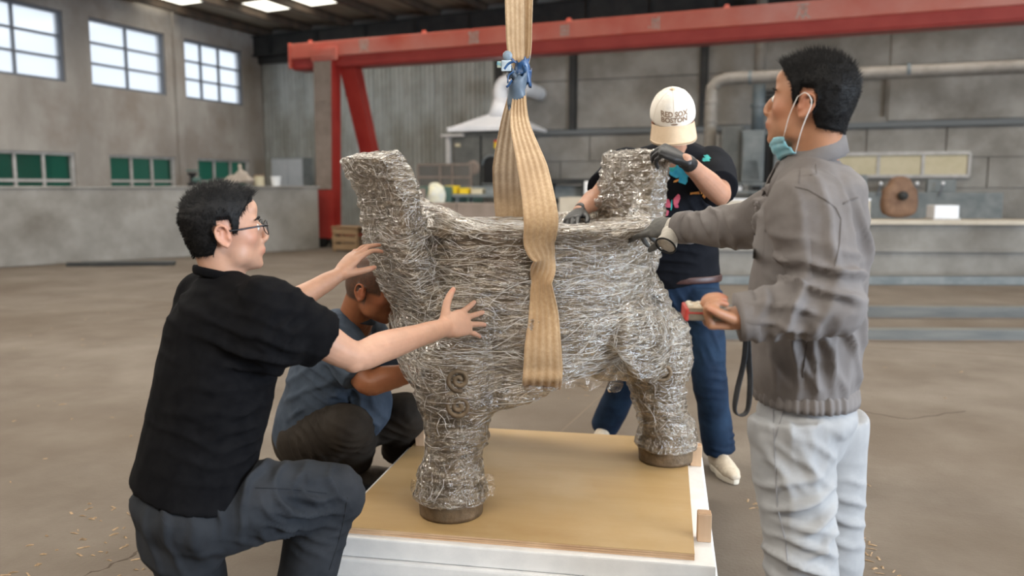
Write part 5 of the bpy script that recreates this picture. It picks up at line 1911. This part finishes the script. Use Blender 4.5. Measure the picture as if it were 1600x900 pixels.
for s_, e_, w_ in ((sR, eR, wR), (sL, eL, wL)):
    sk.tube([s_, lerp(s_, e_, .5), e_, lerp(e_, w_, .3), lerp(e_, w_, .75), w_], [.055, .052, .044, .048, .036, (.027, .03)], n=20)
sk.ell(eL + V((.0, .0, -.006)), (.04, .04, .042))
core = MB().tube([at(1050, 270, 3.95), at(1055, 340, 4.05), at(1065, 430, 4.1)], [(.14, .08), (.13, .09), (.12, .08)], side=(1, 0, 0))
bodyC = link('body', body_mesh(sk, core, HC, [], .2), M_SKINC, PC)
face_bits(HC, PC, False)
hair(HC, PC, 'fringe', bodyC.data, 1500, 8)
# gloves
gl_ = MB()
hand(gl_, frame(wL + V((-.005, 0, 0)), V((-.86, .10, .42)), (.30, -.62, .70)), False, [(58, 42, 20), (60, 44, 22), (62, 46, 24), (64, 48, 26)], (6, 2, -2, -7), (30, 8, 14, 40), 1.10)
gl_.tube([wL + (eL - wL).normalized() * .055, wL + (eL - wL).normalized() * .02, wL + V((-.01, 0, 0))], [(.033, .034), (.032, .034), (.031, .028)], n=18, cap='flat')
link('glove', remesh(gl_, .0036, 2), M_GLOVEB, PC)
gl_ = MB()
hand(gl_, frame(wR, V((-.35, -.75, -.30)), (-.2, .1, .95)), True, [(18, 24, 14)] * 4, fat=1.08)
gl_.tube([wR + (eR - wR).normalized() * .05, wR], [(.033, .034), (.031, .028)], n=18, sub=2, cap='flat')
link('glove', remesh(gl_, .004, 2), M_GLOVEB, PC)
# T-shirt
ts = MB()
SX = V((1, .05, 0))
ts.tube([neckC + V((0, .03, -.005)), at(1050, 250, 3.93), at(1048, 290, 3.97), at(1052, 350, 4.03), at(1060, 400, 4.07), at(1066, 438, 4.09)],
        [(.09, .075), (.19, .105), (.215, .13), (.205, .135), (.195, .13), (.19, .13)], side=SX, n=28, cap='flat')
for s_, e_, f_ in ((sR, eR, .80), (sL, eL, .80)):
    ts.tube([lerp(s_, neckC, .4) + V((0, 0, -.03)), s_ + V((0, 0, .008)), lerp(s_, e_, .45), lerp(s_, e_, f_)], [(.075, .07), (.092, .088), (.094, .09), (.088, .088)], side=(0, 1, 0), n=22, cap='flat')
    ts.tube([neckC + V((0, .03, -.025)), lerp(neckC, s_, .55) + V((0, .01, -.035)), s_ + V((0, 0, -.01))], [.07, .085, .09], n=20)
fl = [(at(1060, 420, 3.95), .14, (.2, 0, 1), .05, .012), (at(1095, 330, 3.9), .13, (.8, 0, .6), .06, .010), (at(985, 300, 3.85), .12, (.6, 0, .8), .05, .009), (at(1110, 280, 3.85), .10, (.5, 0, 1), .05, .008)]
tsh = garment('tshirt', ts, .0085, M_NAVYT, PC, fl, .010, 7, 5, seed=22)
ring = []
for k in range(25):
    a = 2 * PI * k / 24
    ring.append(neckC + V((.082 * math.cos(a), .03 - .075 * math.sin(a), .004 - .02 * math.sin(a))))
part('collar', MB().tube(ring, [(.012, .006)] * 25, side=(0, 0, 1), n=10, sub=2, cap='flat'), M_NAVYT, PC, True)
# butterfly print on the chest
bvS = bvh_of(tsh.data)


def splash(name, px, py, pts, m):
    """irregular printed patch; pts in photo pixels round its centre"""
    c = at(px, py, 3.85)
    k = 3.9 / 1300
    n = len(pts)
    vs2 = [(0.0, 0.0)]
    out = [(x * k, -y * k) for x, y in pts]
    dense = []
    for i in range(n):
        a, b = out[i], out[(i + 1) % n]
        for j in range(3):
            dense.append((a[0] + (b[0] - a[0]) * j / 3, a[1] + (b[1] - a[1]) * j / 3))
    mid = [(x * .5, y * .5) for x, y in dense]
    vs2 += mid + dense
    q = len(dense)
    fs = [(0, 1 + i, 1 + (i + 1) % q) for i in range(q)] + [(1 + i, 1 + q + i, 1 + q + (i + 1) % q, 1 + (i + 1) % q) for i in range(q)]
    mbp = drape(bvS, vs2, fs, c, (1, 0, 0), (0, 0, 1), off=.0025)
    o = part(name, mbp, m, PC, True)
    return o


M_PB = mat('print_sky_blue', (.03, .35, .62), (.06, .50, .75), .7, 40)
M_PT = mat('print_turquoise', (.02, .36, .40), (.05, .52, .50), .7, 40)
M_PP = mat('print_pink', (.50, .07, .14), (.70, .15, .22), .7, 40)
M_PO = mat('print_orange', (.75, .28, .08), (.80, .45, .12), .7, 40)
rr_ = random.Random(4)


def wob(rx, ry, n, seed, tilt=0.0):
    r2 = random.Random(seed)
    ps = []
    for k in range(n):
        a = 2 * PI * k / n
        f = r2.uniform(.62, 1.12)
        x, y = rx * f * math.cos(a), ry * f * math.sin(a)
        ps.append((x * math.cos(tilt) - y * math.sin(tilt), x * math.sin(tilt) + y * math.cos(tilt)))
    return ps


pr = splash('butterfly_print', 1059, 268, wob(15, 12, 14, 1), M_PB)
pr['label'] = 'sky blue butterfly print'
for (x, y, a, b, m, sd, tl) in ((1066, 281, 7, 9, M_PB, 2, .3), (1050, 262, 6, 9, M_PT, 3, .8), (1073, 272, 5, 6, M_PB, 4, 0), (1071, 262, 4, 5, M_PO, 5, .4), (1055, 283, 5, 2.2, M_PO, 6, -.5),
                             (1096, 250, 6, 4, M_PT, 7, -.3), (1099, 246, 4, 4, M_PT, 8, 0), (1082, 296, 5, 9, M_PO, 9, .2), (1090, 302, 5, 6, M_PT, 10, -.3), (1086, 304, 3, 5, M_PO, 17, .2),
                             (1043, 318, 6, 8, M_PP, 11, -.5), (1057, 313, 6, 10, M_PP, 12, .4), (1050, 320, 1.6, 9, M_PT, 13, 0), (1044, 333, 3, 5, M_PP, 14, .2), (1034, 284, 3, 7, M_PT, 15, 0), (1058, 322, 4, 4, M_PP, 18, 0)):
    splash('butterfly_print', x, y, wob(a, b, 10, sd, tl), m)
# jeans, belt, shoes
hL, kL, aL = at(1092, 458, 4.06), at(1108, 592, 3.93), at(1124, 706, 3.93)
hR, kR, aR = at(1040, 458, 4.16), at(988, 570, 4.22), at(945, 668, 4.40)
tr = MB()
tr.tube([at(1066, 425, 4.09), at(1067, 460, 4.10), at(1066, 492, 4.11)], [(.172, .122), (.182, .132), (.15, .115)], side=SX, n=26)
tr.tube([hL, lerp(hL, kL, .5), kL, lerp(kL, aL, .5), aL], [.112, .102, .083, .078, .076], n=22, side=(1, 0, 0), cap='flat')
tr.tube([hR, lerp(hR, kR, .5), kR, lerp(kR, aR, .5), aR], [.112, .102, .083, .078, .076], n=22, side=(1, 0, 0), cap='flat')
fl = [(at(1095, 470, 3.95), .13, (.4, 0, 1), .05, .009), (at(1110, 590, 3.8), .11, (.1, 0, 1), .045, .012), (at(1125, 690, 3.85), .10, (.1, 0, 1), .035, .014), (at(1060, 480, 4.0), .10, (.8, 0, .6), .05, .008), (at(1110, 530, 3.85), .1, (1, 0, .4), .05, .007)]
jn = garment('jeans', tr, .009, M_JEANS, PC, fl, .010, 7, 4, seed=25)
bvJ = bvh_of(jn.data)
ring = []
for k in range(33):
    a = 2 * PI * k / 32
    ring.append(at(1067, 434, 4.095) + V((.188 * math.cos(a), .138 * math.sin(a), .004 * math.cos(a))))
part('belt', MB().tube(ring, [(.017, .004)] * 33, side=(0, 0, 1), n=10, sub=1, cap='flat'), mat('dark_brown_leather', (.045, .018, .016), (.07, .03, .026), .45, 30, spec=.5), PC, True)
# front pocket stitch
st = []
for k in range(9):
    u = k / 8
    hit = bvJ.ray_cast(at(1074 + 38 * u, 441 + 12 * math.sin(u * 1.9) + 1, 3.6), V((0, 1, 0)), 1.0)
    if hit[0]:
        st.append(hit[0] + V((0, -.002, 0)))
if len(st) > 3:
    part('pocket_stitch', MB().tube(st, [.0016] * len(st), n=5), mat('tan_thread', (.45, .30, .16), None, .7), PC, True)
M_SHOEC = mat('beige_knit_shoe', (.52, .44, .34), (.62, .54, .43), .8, 60, bump=.2, bscale=300)
M_SOLEC = mat('cream_rubber_sole', (.66, .60, .50), None, .6)
tL = V((at(1152, 758, 3.70).x, 3.72, 0))
shoe(PC, V((aL.x - .02, aL.y + .06, 0)), tL, m_up=M_SHOEC, m_sole=M_SOLEC)
shoe(PC, V((aR.x + .02, aR.y + .07, 0)), V((aR.x - .06, aR.y - .19, 0)), m_up=M_SHOEC, m_sole=M_SOLEC)
# baseball cap
M_CAP = mat('cream_cap_cotton', (.78, .72, .64), (.84, .79, .72), .8, 20, bump=.15, bscale=400, bdist=.002)
M_BRIM = mat('sand_cap_brim', (.60, .45, .31), (.66, .51, .36), .8, 20, bump=.15, bscale=400, bdist=.002)
M_STITCH = mat('brown_cap_lettering', (.24, .16, .11), (.30, .21, .15), .8, 60)
vs, fs = [], []
nu, nv = 48, 18
C_, R_ = V((-.006, 0, .026)), V((.120, .093, .104))
for j in range(nv + 1):
    t_ = (PI * .54) * (j / nv)
    for i in range(nu):
        a = 2 * PI * i / nu
        pan = 1 + .010 * abs(math.sin(a * 3)) * math.sin(min(t_, PI / 2))
        nr = V((math.sin(t_) * math.cos(a) * pan, math.sin(t_) * math.sin(a) * pan, math.cos(t_)))
        vs.append(HC @ V((C_.x + R_.x * nr.x, R_.y * nr.y, C_.z + R_.z * nr.z)))
for j in range(nv):
    for i in range(nu):
        i2 = (i + 1) % nu
        fs.append((j * nu + i, (j + 1) * nu + i, (j + 1) * nu + i2, j * nu + i2))
cap_m = MB().add(vs, fs)
capo = part('cap', cap_m, M_CAP, PC, True)
md = capo.modifiers.new('t', 'SOLIDIFY')
md.thickness = .003
md.offset = -1
bvC = BVHTree.FromPolygons([V(p) for p in cap_m.v], cap_m.f)
b_ = part('cap_button', MB().ell((C_.x, 0, C_.z + R_.z), (.011, .011, .006), HC, 16, 8), M_BRIM, capo, True)
b_.location = (0, 0, 0)
for k in range(6):
    a0 = PI * k / 3
    pts = []
    for j in range(9):
        t_ = .08 + (PI * .52 - .08) * j / 8
        pts.append(HC @ V((C_.x + R_.x * 1.004 * math.sin(t_) * math.cos(a0), R_.y * 1.004 * math.sin(t_) * math.sin(a0), C_.z + R_.z * 1.004 * math.cos(t_))))
    s_ = part('cap_seam', MB().tube(pts, [.0012] * 9, n=5, sub=2), M_CAP, capo, True)
    s_.location = (0, 0, 0)
# brim: curved peak over the face
vs, fs = [], []
for top in (0, 1):
    for j in range(9):
        r_ = j / 8
        for i in range(25):
            a = -1.25 + 2.5 * i / 24
            x0, y0 = C_.x + R_.x * math.cos(a), R_.y * math.sin(a)
            ext = .070 * r_ * (math.cos(a * .95) ** .8)
            y = y0 + .010 * r_ * math.sin(a)
            x = x0 + ext
            z = .020 - .052 * r_ - (y * y) * 3.4 + .006 * top
            vs.append(HC @ V((x - .004, y, z)))
n1 = 9 * 25
for top in (0, 1):
    for j in range(8):
        for i in range(24):
            q = top * n1 + j * 25 + i
            f = (q, q + 1, q + 26, q + 25)
            fs.append(f if top else tuple(reversed(f)))
for i in range(24):
    q = 8 * 25 + i
    fs.append((q, q + 1, n1 + q + 1, n1 + q))
for j in range(8):
    q = j * 25
    fs.append((q, q + 25, n1 + q + 25, n1 + q))
    q = j * 25 + 24
    fs.append((q + 25, q, n1 + q, n1 + q + 25))
br = part('cap_brim', MB().add(vs, fs), M_BRIM, capo, True)
br.location = (0, 0, 0)


def lettering(txt, size, zc, rows_off=0.0):
    cu = bpy.data.curves.new('t', 'FONT')
    cu.body = txt
    cu.size = size
    cu.align_x = 'CENTER'
    cu.offset = .0009
    cu.resolution_u = 3
    o = bpy.data.objects.new('t', cu)
    COL.objects.link(o)
    me = bpy.data.meshes.new_from_object(o.evaluated_get(bpy.context.evaluated_depsgraph_get()))
    bpy.data.objects.remove(o)
    bm = bmesh.new()
    bm.from_mesh(me)
    bmesh.ops.subdivide_edges(bm, edges=[e for e in bm.edges if e.calc_length() > size * .25], cuts=2, use_grid_fill=False)
    for v in bm.verts:
        w = v.co.x
        ang = w / R_.y
        # wrap round the front of the crown
        loc = V((C_.x + .2, w, zc + v.co.y))
        hit = bvC.ray_cast(HC @ loc, (HC.to_3x3() @ V((-1, 0, 0))).normalized(), .4)
        v.co = (hit[0] + (HC.to_3x3() @ V((.0016, 0, 0)))) if hit[0] else HC @ V((C_.x + R_.x, w, zc))
    bm.to_mesh(me)
    bm.free()
    return me


for txt, sz, zc in (('RED SOX', .0262, .060), ('BOSTON', .0262, .0385)):
    lo = link('cap_lettering', lettering(txt, sz, zc), M_STITCH, capo)
    lo.location = (0, 0, 0)
vs, fs = grid2(.030, .0085, 10, 3, lambda u, v, p: (p[0], p[1] * math.sqrt(max(.05, 1 - (2 * u - 1) ** 2))))
U_ = HC.to_3x3() @ V((0, 1, 0)); W_ = HC.to_3x3() @ V((0, 0, 1))
pt = drape(bvC, vs, fs, HC @ V((.0, 0, .0300)), U_, W_, off=.0015, reach=.2)
lo = part('cap_badge', pt, M_STITCH, capo)
lo.location = (0, 0, 0)

# ------------------------------------------------------------------ man in the grey work jacket (right)
M_SKIND = skin_mat('olive_skin', (.42, .205, .115), (.42, .12, .08), (.10, .07, .055))
M_JACKET = mat('grey_work_cotton', (.140, .125, .119), (.178, .161, .155), .85, 10, bump=.18, bscale=420, spec=.2, c3=(.195, .18, .177), scale3=4, bdist=.002)
M_TROUS = mat('light_grey_cotton', (.29, .295, .305), (.345, .35, .36), .85, 10, bump=.18, bscale=420, spec=.2, c3=(.37, .375, .385), scale3=4, bdist=.002)
M_SEAM = mat('jacket_seam', (.125, .11, .105), None, .9)
M_GLOVED = mat('grey_coated_glove', (.060, .058, .054), (.095, .09, .082), .6, 60, bump=.3, bscale=250, spec=.35, bdist=.002)
M_CUFFD = mat('pale_knit_cuff', (.42, .39, .34), (.50, .47, .42), .9, 60, bump=.3, bscale=300, bdist=.003)
PD = thing('person', 'man in grey work jacket with blue mask under chin holding a crane remote', 'person', (at(1265, 450, 2.08).x, 2.1, 0), world_parts=True)
HD = head_matrix(at(1264, 164, 2.06), 144, 10, 0, .97)
sL, eL, wL = at(1258, 328, 1.90), at(1300, 476, 1.84), at(1150, 496, 1.86)
sR, eR, wR = at(1256, 310, 2.28), at(1168, 352, 2.54), at(1058, 356, 2.80)
neckD = at(1268, 256, 2.10)
sk = MB()
head(sk, HD)
sk.tube([HD @ V((-.03, 0, -.03)), lerp(HD @ V((-.035, 0, -.09)), neckD, .5), neckD + V((0, 0, -.06))], [(.058, .064), (.058, .062), (.075, .07)], side=(0, 1, 0))
sk.tube([neckD + V((0, 0, -.08)), sL, eL, lerp(eL, wL, .6), lerp(eL, wL, .85), wL], [.05, .05, .042, .036, .030, (.026, .03)], n=20)
nl = hand(sk, frame(at(1170, 500, 1.86), V((-1, .03, .03)), (.03, .30, -.95)), False, [(70, 80, 40), (72, 80, 40), (74, 80, 40), (76, 80, 40)], (4, 1, -2, -6), (24, 8, 12, 26))
sk.tube([neckD + V((0, 0, -.08)), sR, eR, lerp(eR, wR, .6), lerp(eR, wR, .85), wR], [.05, .05, .04, .034, .029, (.025, .028)], n=20)
core = MB().tube([at(1262, 290, 2.1), at(1262, 400, 2.1), at(1262, 600, 2.1)], [(.13, .08), (.13, .09), (.12, .09)], side=(0, 1, 0))
bodyD = link('body', body_mesh(sk, core, HD, nl, .12), M_SKIND, PD)
face_bits(HD, PD)
hair(HD, PD, 'spiky', bodyD.data, 9000, 5)
# glove on the far hand
gl_ = MB()
MG = frame(wR, V((-.75, .60, -.02)), (-.35, -.55, .75))
hand(gl_, MG, True, [(10, 14, 8), (34, 46, 26), (40, 50, 28), (44, 50, 30)], (6, 2, -2, -7), (28, 10, 12, 30), 1.16)
glo = link('glove', remesh(gl_, .0036, 2), M_GLOVED, PD)
cf = MB().tube([MG @ V((-.035, 0, 0)), MG @ V((0, 0, 0)), MG @ V((.035, 0, .002))], [(.036, .033), (.038, .031), (.043, .026)], side=MG.to_3x3() @ V((0, 1, 0)), n=20, cap='flat')
c2 = link('glove_cuff', remesh(cf, .005, 2), M_CUFFD, glo)
c2.location = (0, 0, 0)
# spare glove bunched in the same hand
cf = MB().tube([MG @ V((.05, -.01, -.02)), at(1046, 372, 2.76), at(1040, 384, 2.74)], [(.024, .02), (.036, .030), (.038, .032)], n=20, cap='flat')
c3_ = link('glove_hem', remesh(cf, .005, 2), M_CUFFD, glo)
c3_.location = (0, 0, 0)
ringp = []
axd = (at(1040, 384, 2.74) - at(1046, 372, 2.76)).normalized()
u_ = axd.orthogonal().normalized(); v_ = axd.cross(u_)
for k in range(21):
    a = 2 * PI * k / 20
    ringp.append(at(1040, 384, 2.74) + u_ * .036 * math.cos(a) + v_ * .034 * math.sin(a))
c4_ = part('hem_band', MB().tube(ringp, [.003] * 21, n=6, sub=1), M_BLACK, glo, True)
c4_.location = (0, 0, 0)
# jacket
FD = V((-.985, .17, 0)).normalized()
SDD = V((-.17, -.985, 0)).normalized()       # towards his near (left) side
ja = MB()
ja.tube([at(1276, 262, 2.10), at(1276, 295, 2.10), at(1268, 350, 2.10), at(1262, 430, 2.10), at(1258, 510, 2.10), at(1257, 570, 2.10), at(1258, 612, 2.10)],
        [(.10, .075), (.175, .115), (.185, .135), (.175, .140), (.178, .142), (.186, .142), (.168, .126)], side=SDD, n=30, cap='flat')
ja.tube([neckD + V((0, 0, -.03)), lerp(neckD, sL, .55) + V((0, 0, -.03)), sL + V((0, 0, -.005)), lerp(sL, eL, .35), lerp(sL, eL, .7), eL + V((.005, 0, 0))], [.075, .085, .092, .086, .079, .074], n=22)
ja.tube([eL + V((0, 0, .0)), lerp(eL, wL, .3), lerp(eL, wL, .7), lerp(eL, wL, .97)], [.076, .072, .058, .052], n=22, cap='flat')
ja.tube([neckD + V((0, 0, -.03)), lerp(neckD, sR, .55) + V((0, 0, -.03)), sR + V((0, 0, -.005)), lerp(sR, eR, .5), eR], [.075, .085, .09, .08, .072], n=22)
ja.tube([eR, lerp(eR, wR, .35), lerp(eR, wR, .7), lerp(eR, wR, .93)], [.072, .066, .056, .050], n=22, cap='flat')
fl = [(at(1290, 450, 1.85), .12, (.3, 0, 1), .05, .013), (at(1240, 470, 1.85), .11, (1, 0, -.5), .055, .014), (at(1260, 380, 1.82), .12, (1, 0, .25), .07, .010), (at(1200, 490, 1.85), .09, (1, 0, .5), .04, .009),
      (at(1310, 560, 1.95), .14, (1, 0, .35), .06, .010), (at(1230, 570, 1.9), .11, (1, 0, .1), .045, .012), (at(1320, 400, 2.0), .12, (1, 0, .3), .06, .009), (at(1170, 350, 2.4), .10, (1, 0, .3), .045, .012),
      (at(1110, 356, 2.6), .09, (1, 0, .2), .035, .006), (at(1205, 330, 2.2), .09, (.7, 0, .7), .045, .010), (at(1250, 300, 1.9), .10, (.6, 0, 1), .06, .007)]
jk = garment('jacket', ja, .0075, M_JACKET, PD, [(c_, r_, d_, w_, h_ * 2.2) for c_, r_, d_, w_, h_ in fl], .010, 6, 3, seed=31)
bvK = bvh_of(jk.data)
# elastic waistband
vs, fs = [], []
nu = 180
for j, (z, f) in enumerate(((596, .86), (602, .93), (614, .945), (622, .93), (623, .86))):
    c = at(1258, z, 2.10)
    for i in range(nu):
        a = 2 * PI * i / nu
        gather = 1 + (.022 * math.sin(i * 1.35) + .01 * math.sin(i * .7)) * (1 if math.sin(a) > -.55 and math.cos(a) > -.4 else .15)
        p = c + SDD * (.185 * f * gather * math.cos(a)) + FD * (.139 * f * gather * math.sin(a))
        vs.append(p)
for j in range(4):
    for i in range(nu):
        i2 = (i + 1) % nu
        fs.append((j * nu + i, (j + 1) * nu + i, (j + 1) * nu + i2, j * nu + i2))
wbd = part('waistband', MB().add(vs, fs), M_JACKET, PD, True)
# collar: stand and pointed fall
vs, fs = [], []
nu = 40
for j, (dz, f, o) in enumerate(((-.03, 1.05, 0), (.01, .96, 0), (.040, .90, 0), (.045, .94, 0), (.020, 1.06, 0), (-.022, 1.20, 0))):
    for i in range(nu + 1):
        a = -PI * .86 + 2 * PI * .86 * i / nu          # open at the throat
        fwd = -math.cos(a)
        drop = -.030 * fwd - .035 * max(0, fwd) * (1 if j < 4 else 1.6)
        rad = .084 * f
        p = neckD + V((.0, 0, .020)) + FD * (fwd * rad * (1.12 if fwd > 0 else .86) + .012 * max(0, fwd) * (j > 3)) + SDD * (math.sin(a) * rad) + V((0, 0, dz + drop))
        vs.append(p)
for j in range(5):
    for i in range(nu):
        q = j * (nu + 1) + i
        fs.append((q, q + 1, q + nu + 2, q + nu + 1))
cl = part('collar', MB().add(vs, fs), M_JACKET, PD, True)
md = cl.modifiers.new('t', 'SOLIDIFY')
md.thickness = .004


def seam(pts, Y0=1.5, r=.0016, nm='seam', m=M_SEAM):
    out = []
    n = len(pts)
    for i in range(n - 1):
        for j in range(6):
            t_ = j / 6
            x = pts[i][0] + (pts[i + 1][0] - pts[i][0]) * t_
            y = pts[i][1] + (pts[i + 1][1] - pts[i][1]) * t_
            o = V((0, 0, CAM_H))
            d = (at(x, y, 2.0) - o).normalized()
            hit = bvK.ray_cast(o, d, 4)
            if hit[0]:
                out.append(hit[0] - d * .0012)
    if len(out) > 3:
        s_ = part(nm, MB().tube(out, [r] * len(out), n=5, sub=1), m, jk, True)
        s_.location = (0, 0, 0)


seam([(1243, 292), (1262, 296), (1290, 312), (1306, 325), (1314, 342), (1312, 380), (1302, 430)])
seam([(1318, 318), (1330, 312), (1343, 308)])
seam([(1250, 262), (1248, 290)])
seam([(1275, 256), (1276, 272), (1264, 274)])
seam([(1262, 520), (1258, 560), (1254, 596)])


def pocket(nm, corners, th=.004):
    """cloth patch lying on the jacket, given by photo corner pixels"""
    (x0, y0), (x1, y1), (x2, y2), (x3, y3) = corners
    vs, fs = [], []
    n = 8
    for j in range(n + 1):
        for i in range(n + 1):
            u, v = i / n, j / n
            x = (x0 * (1 - u) + x1 * u) * (1 - v) + (x3 * (1 - u) + x2 * u) * v
            y = (y0 * (1 - u) + y1 * u) * (1 - v) + (y3 * (1 - u) + y2 * u) * v
            o = V((0, 0, CAM_H))
            d = (at(x, y, 2.0) - o).normalized()
            hit = bvK.ray_cast(o, d, 4)
            p = hit[0] if hit[0] else at(x, y, 2.0)
            edge = min(u, v, 1 - u, 1 - v) == 0
            vs.append(p - d * (th if not edge else th * .1))
    for j in range(n):
        for i in range(n):
            a = j * (n + 1) + i
            fs.append((a, a + n + 1, a + n + 2, a + 1))
    s_ = part(nm, MB().add(vs, fs), M_JACKET, jk, True)
    s_.location = (0, 0, 0)


pocket('sleeve_pocket', ((1222, 376), (1266, 368), (1270, 436), (1226, 444)))
pocket('chest_flap', ((1178, 362), (1196, 348), (1194, 404), (1176, 404)))
pocket('shoulder_tab', ((1250, 258), (1276, 252), (1276, 274), (1249, 276)))
# cuffs
for a_, b_, f0, f1, r_ in ((eL, wL, .80, .99, .0545), (eR, wR, .80, .95, .053)):
    p0_, p1_ = lerp(a_, b_, f0), lerp(a_, b_, f1)
    cc = part('cuff', MB().tube([p0_, p1_], [r_ + .003, r_ + .001], n=24, sub=3, cap='flat'), M_JACKET, jk, True)
    cc.location = (0, 0, 0)
# trousers
tr = MB()
hN, kN, aN = at(1238, 650, 2.02), at(1248, 850, 2.00), V((at(1272, 900, 2.05).x, 2.05, .10))
hF, kF, aF = at(1292, 650, 2.18), at(1296, 850, 2.20), V((at(1296, 900, 2.22).x, 2.24, .10))
tr.tube([at(1260, 616, 2.10), at(1260, 645, 2.10), at(1258, 672, 2.10)], [(.158, .112), (.174, .127), (.15, .115)], side=SDD, n=26)
tr.tube([hN, lerp(hN, kN, .4), kN, lerp(kN, aN, .5), aN], [.105, .102, .092, .088, .086], n=24, side=(1, 0, 0), cap='flat')
tr.tube([hF, lerp(hF, kF, .4), kF, lerp(kF, aF, .5), aF], [.105, .098, .086, .083, .082], n=24, side=(1, 0, 0), cap='flat')
fl = [(at(1250, 820, 1.92), .10, (-.5, 0, 1), .06, .016), (at(1225, 720, 1.95), .12, (1, 0, .2), .07, .009), (at(1280, 690, 1.98), .10, (.7, 0, 1), .05, .010), (at(1260, 880, 1.95), .10, (.3, 0, 1), .05, .013),
      (at(1305, 800, 2.15), .12, (.2, 0, 1), .06, .010), (at(1240, 640, 1.92), .10, (1, 0, .1), .05, .006)]
trD = garment('trousers', tr, .0075, M_TROUS, PD, [(c_, r_, d_, w_, h_ * 1.35) for c_, r_, d_, w_, h_ in fl], .010, 6, 4, seed=35)
line_on(bvh_of(trD.data), [(1208, 640), (1210, 700), (1214, 790), (1228, 850), (1232, 898)], trD, mat('trouser_seam', (.24, .24, .25), None, .9))
line_on(bvh_of(trD.data), [(1228, 632), (1216, 668), (1209, 690)], trD, MATS['trouser_seam'])
for a_, off in ((aN, 0), (aF, 0)):
    shoe(PD, V((a_.x + .06, a_.y - .01, 0)), V((a_.x - .21, a_.y + .04, 0)), m_up=M_BLACK, m_sole=M_DARK)
# surgical mask pulled under the chin, with ear loops
M_MASK = mat('light_blue_mask', (.22, .52, .64), (.40, .66, .74), .8, 25, bump=.1, bscale=200)
vs, fs = [], []
for j in range(9):
    v = j / 8
    for i in range(17):
        u = -1 + 2 * i / 16
        y = .052 * u * (1 - .10 * v)
        x = .072 - .050 * abs(u) ** 1.8 + .010 * math.sin(v * PI) - .038 * v
        z = -.100 - .036 * v + .016 * abs(u) + .003 * math.sin(v * 3 * 2 * PI) - .010 * (1 - abs(u)) * v
        vs.append(HD @ V((x + .006, y, z)))
for j in range(8):
    for i in range(16):
        q = j * 17 + i
        fs.append((q, q + 1, q + 18, q + 17))
mk = part('face_mask', MB().add(vs, fs), M_MASK, PD, True)
md = mk.modifiers.new('t', 'SOLIDIFY')
md.thickness = .002
M_LOOP = mat('white_elastic', (.8, .8, .78), None, .7)
for s in (-1, 1):
    for a_, b_ in (((.028, .054 * s, -.084), (.006, .082 * s, .012)), ((-.008, .050 * s, -.120), (-.034, .090 * s, -.004))):
        lp = part('ear_loop', MB().tube([HD @ V(a_), HD @ (lerp(a_, b_, .5) + V((0, .012 * s, 0))), HD @ V(b_)], [.0011] * 3, n=6), M_LOOP, mk, True)
        lp.location = (0, 0, 0)
    lp = part('ear_loop', MB().tube([HD @ V((.006, .082 * s, .012)), HD @ V((-.012, .088 * s, .024)), HD @ V((-.030, .092 * s, .012)), HD @ V((-.034, .090 * s, -.004))], [.0011] * 4, n=6), M_LOOP, mk, True)
    lp.location = (0, 0, 0)

# crane remote in his near hand, with its hanging strap
rc = at(1099, 486, 1.855)
RM = frame(rc, V((-1, .05, .03)), (0, -.12, 1))
RMT = thing('crane_remote', 'small red and grey crane remote held in the near hand of the man in grey', 'remote', rc + V((0, 0, -.02)), world_parts=True)
rb = MB().bevel_box((-.05, -.030, -.016), (.042, .030, .012), .006, RM)
part('remote_case', rb, mat('grubby_grey_plastic', (.13, .10, .07), (.20, .165, .12), .6, 40), RMT)
part('remote_rim', MB().bevel_box((-.051, -.031, .0), (.0435, .031, .005), .003, RM), mat('red_rubber_rim', (.40, .04, .03), None, .5), RMT)
part('remote_end', MB().bevel_box((.036, -.031, -.017), (.045, .031, .012), .004, RM), MATS['red_rubber_rim'], RMT)
part('remote_face', MB().bevel_box((-.046, -.026, .0115), (.038, .026, .0145), .0015, RM), mat('cream_key_panel', (.42, .34, .24), (.5, .42, .32), .6, 60), RMT)
for k in range(4):
    for s in (-1, 1):
        part('button', MB().lathe([(.006, .0145), (.006, .018), (.004, .019)], 12, RM @ Matrix.Translation((-.034 + .022 * k, .012 * s, 0))), mat('pale_button', (.6, .55, .45), None, .5), RMT)
part('side_screw', MB().lathe([(.005, 0), (.005, .003)], 10, RM @ Matrix.Translation((-.01, .030, -.004)) @ Matrix.Rotation(-PI / 2, 4, 'X')), mat('brass_screw', (.4, .28, .1), None, .4, metal=.8), RMT)
lp = [at(1166, 508, 1.93), at(1163, 560, 1.94), at(1152, 610, 1.94), at(1148, 640, 1.94), at(1156, 649, 1.94), at(1168, 640, 1.94), at(1172, 600, 1.94), at(1170, 555, 1.94), at(1168, 512, 1.935)]
st_ = MB()
ribbon(st_, lp, [.013] * 9, [V((1, -.3, 0)), V((1, -.3, 0)), V((.9, -.5, .2)), V((.3, -.9, .3)), V((0, -1, 0)), V((.3, -.9, -.3)), V((1, -.3, 0)), V((1, -.3, 0)), V((1, -.3, 0))], th=.0015, ribs=1, ripple=.0005)
part('hand_strap', st_, mat('black_nylon_strap', (.012, .012, .013), (.02, .02, .021), .6, 60), RMT, True)
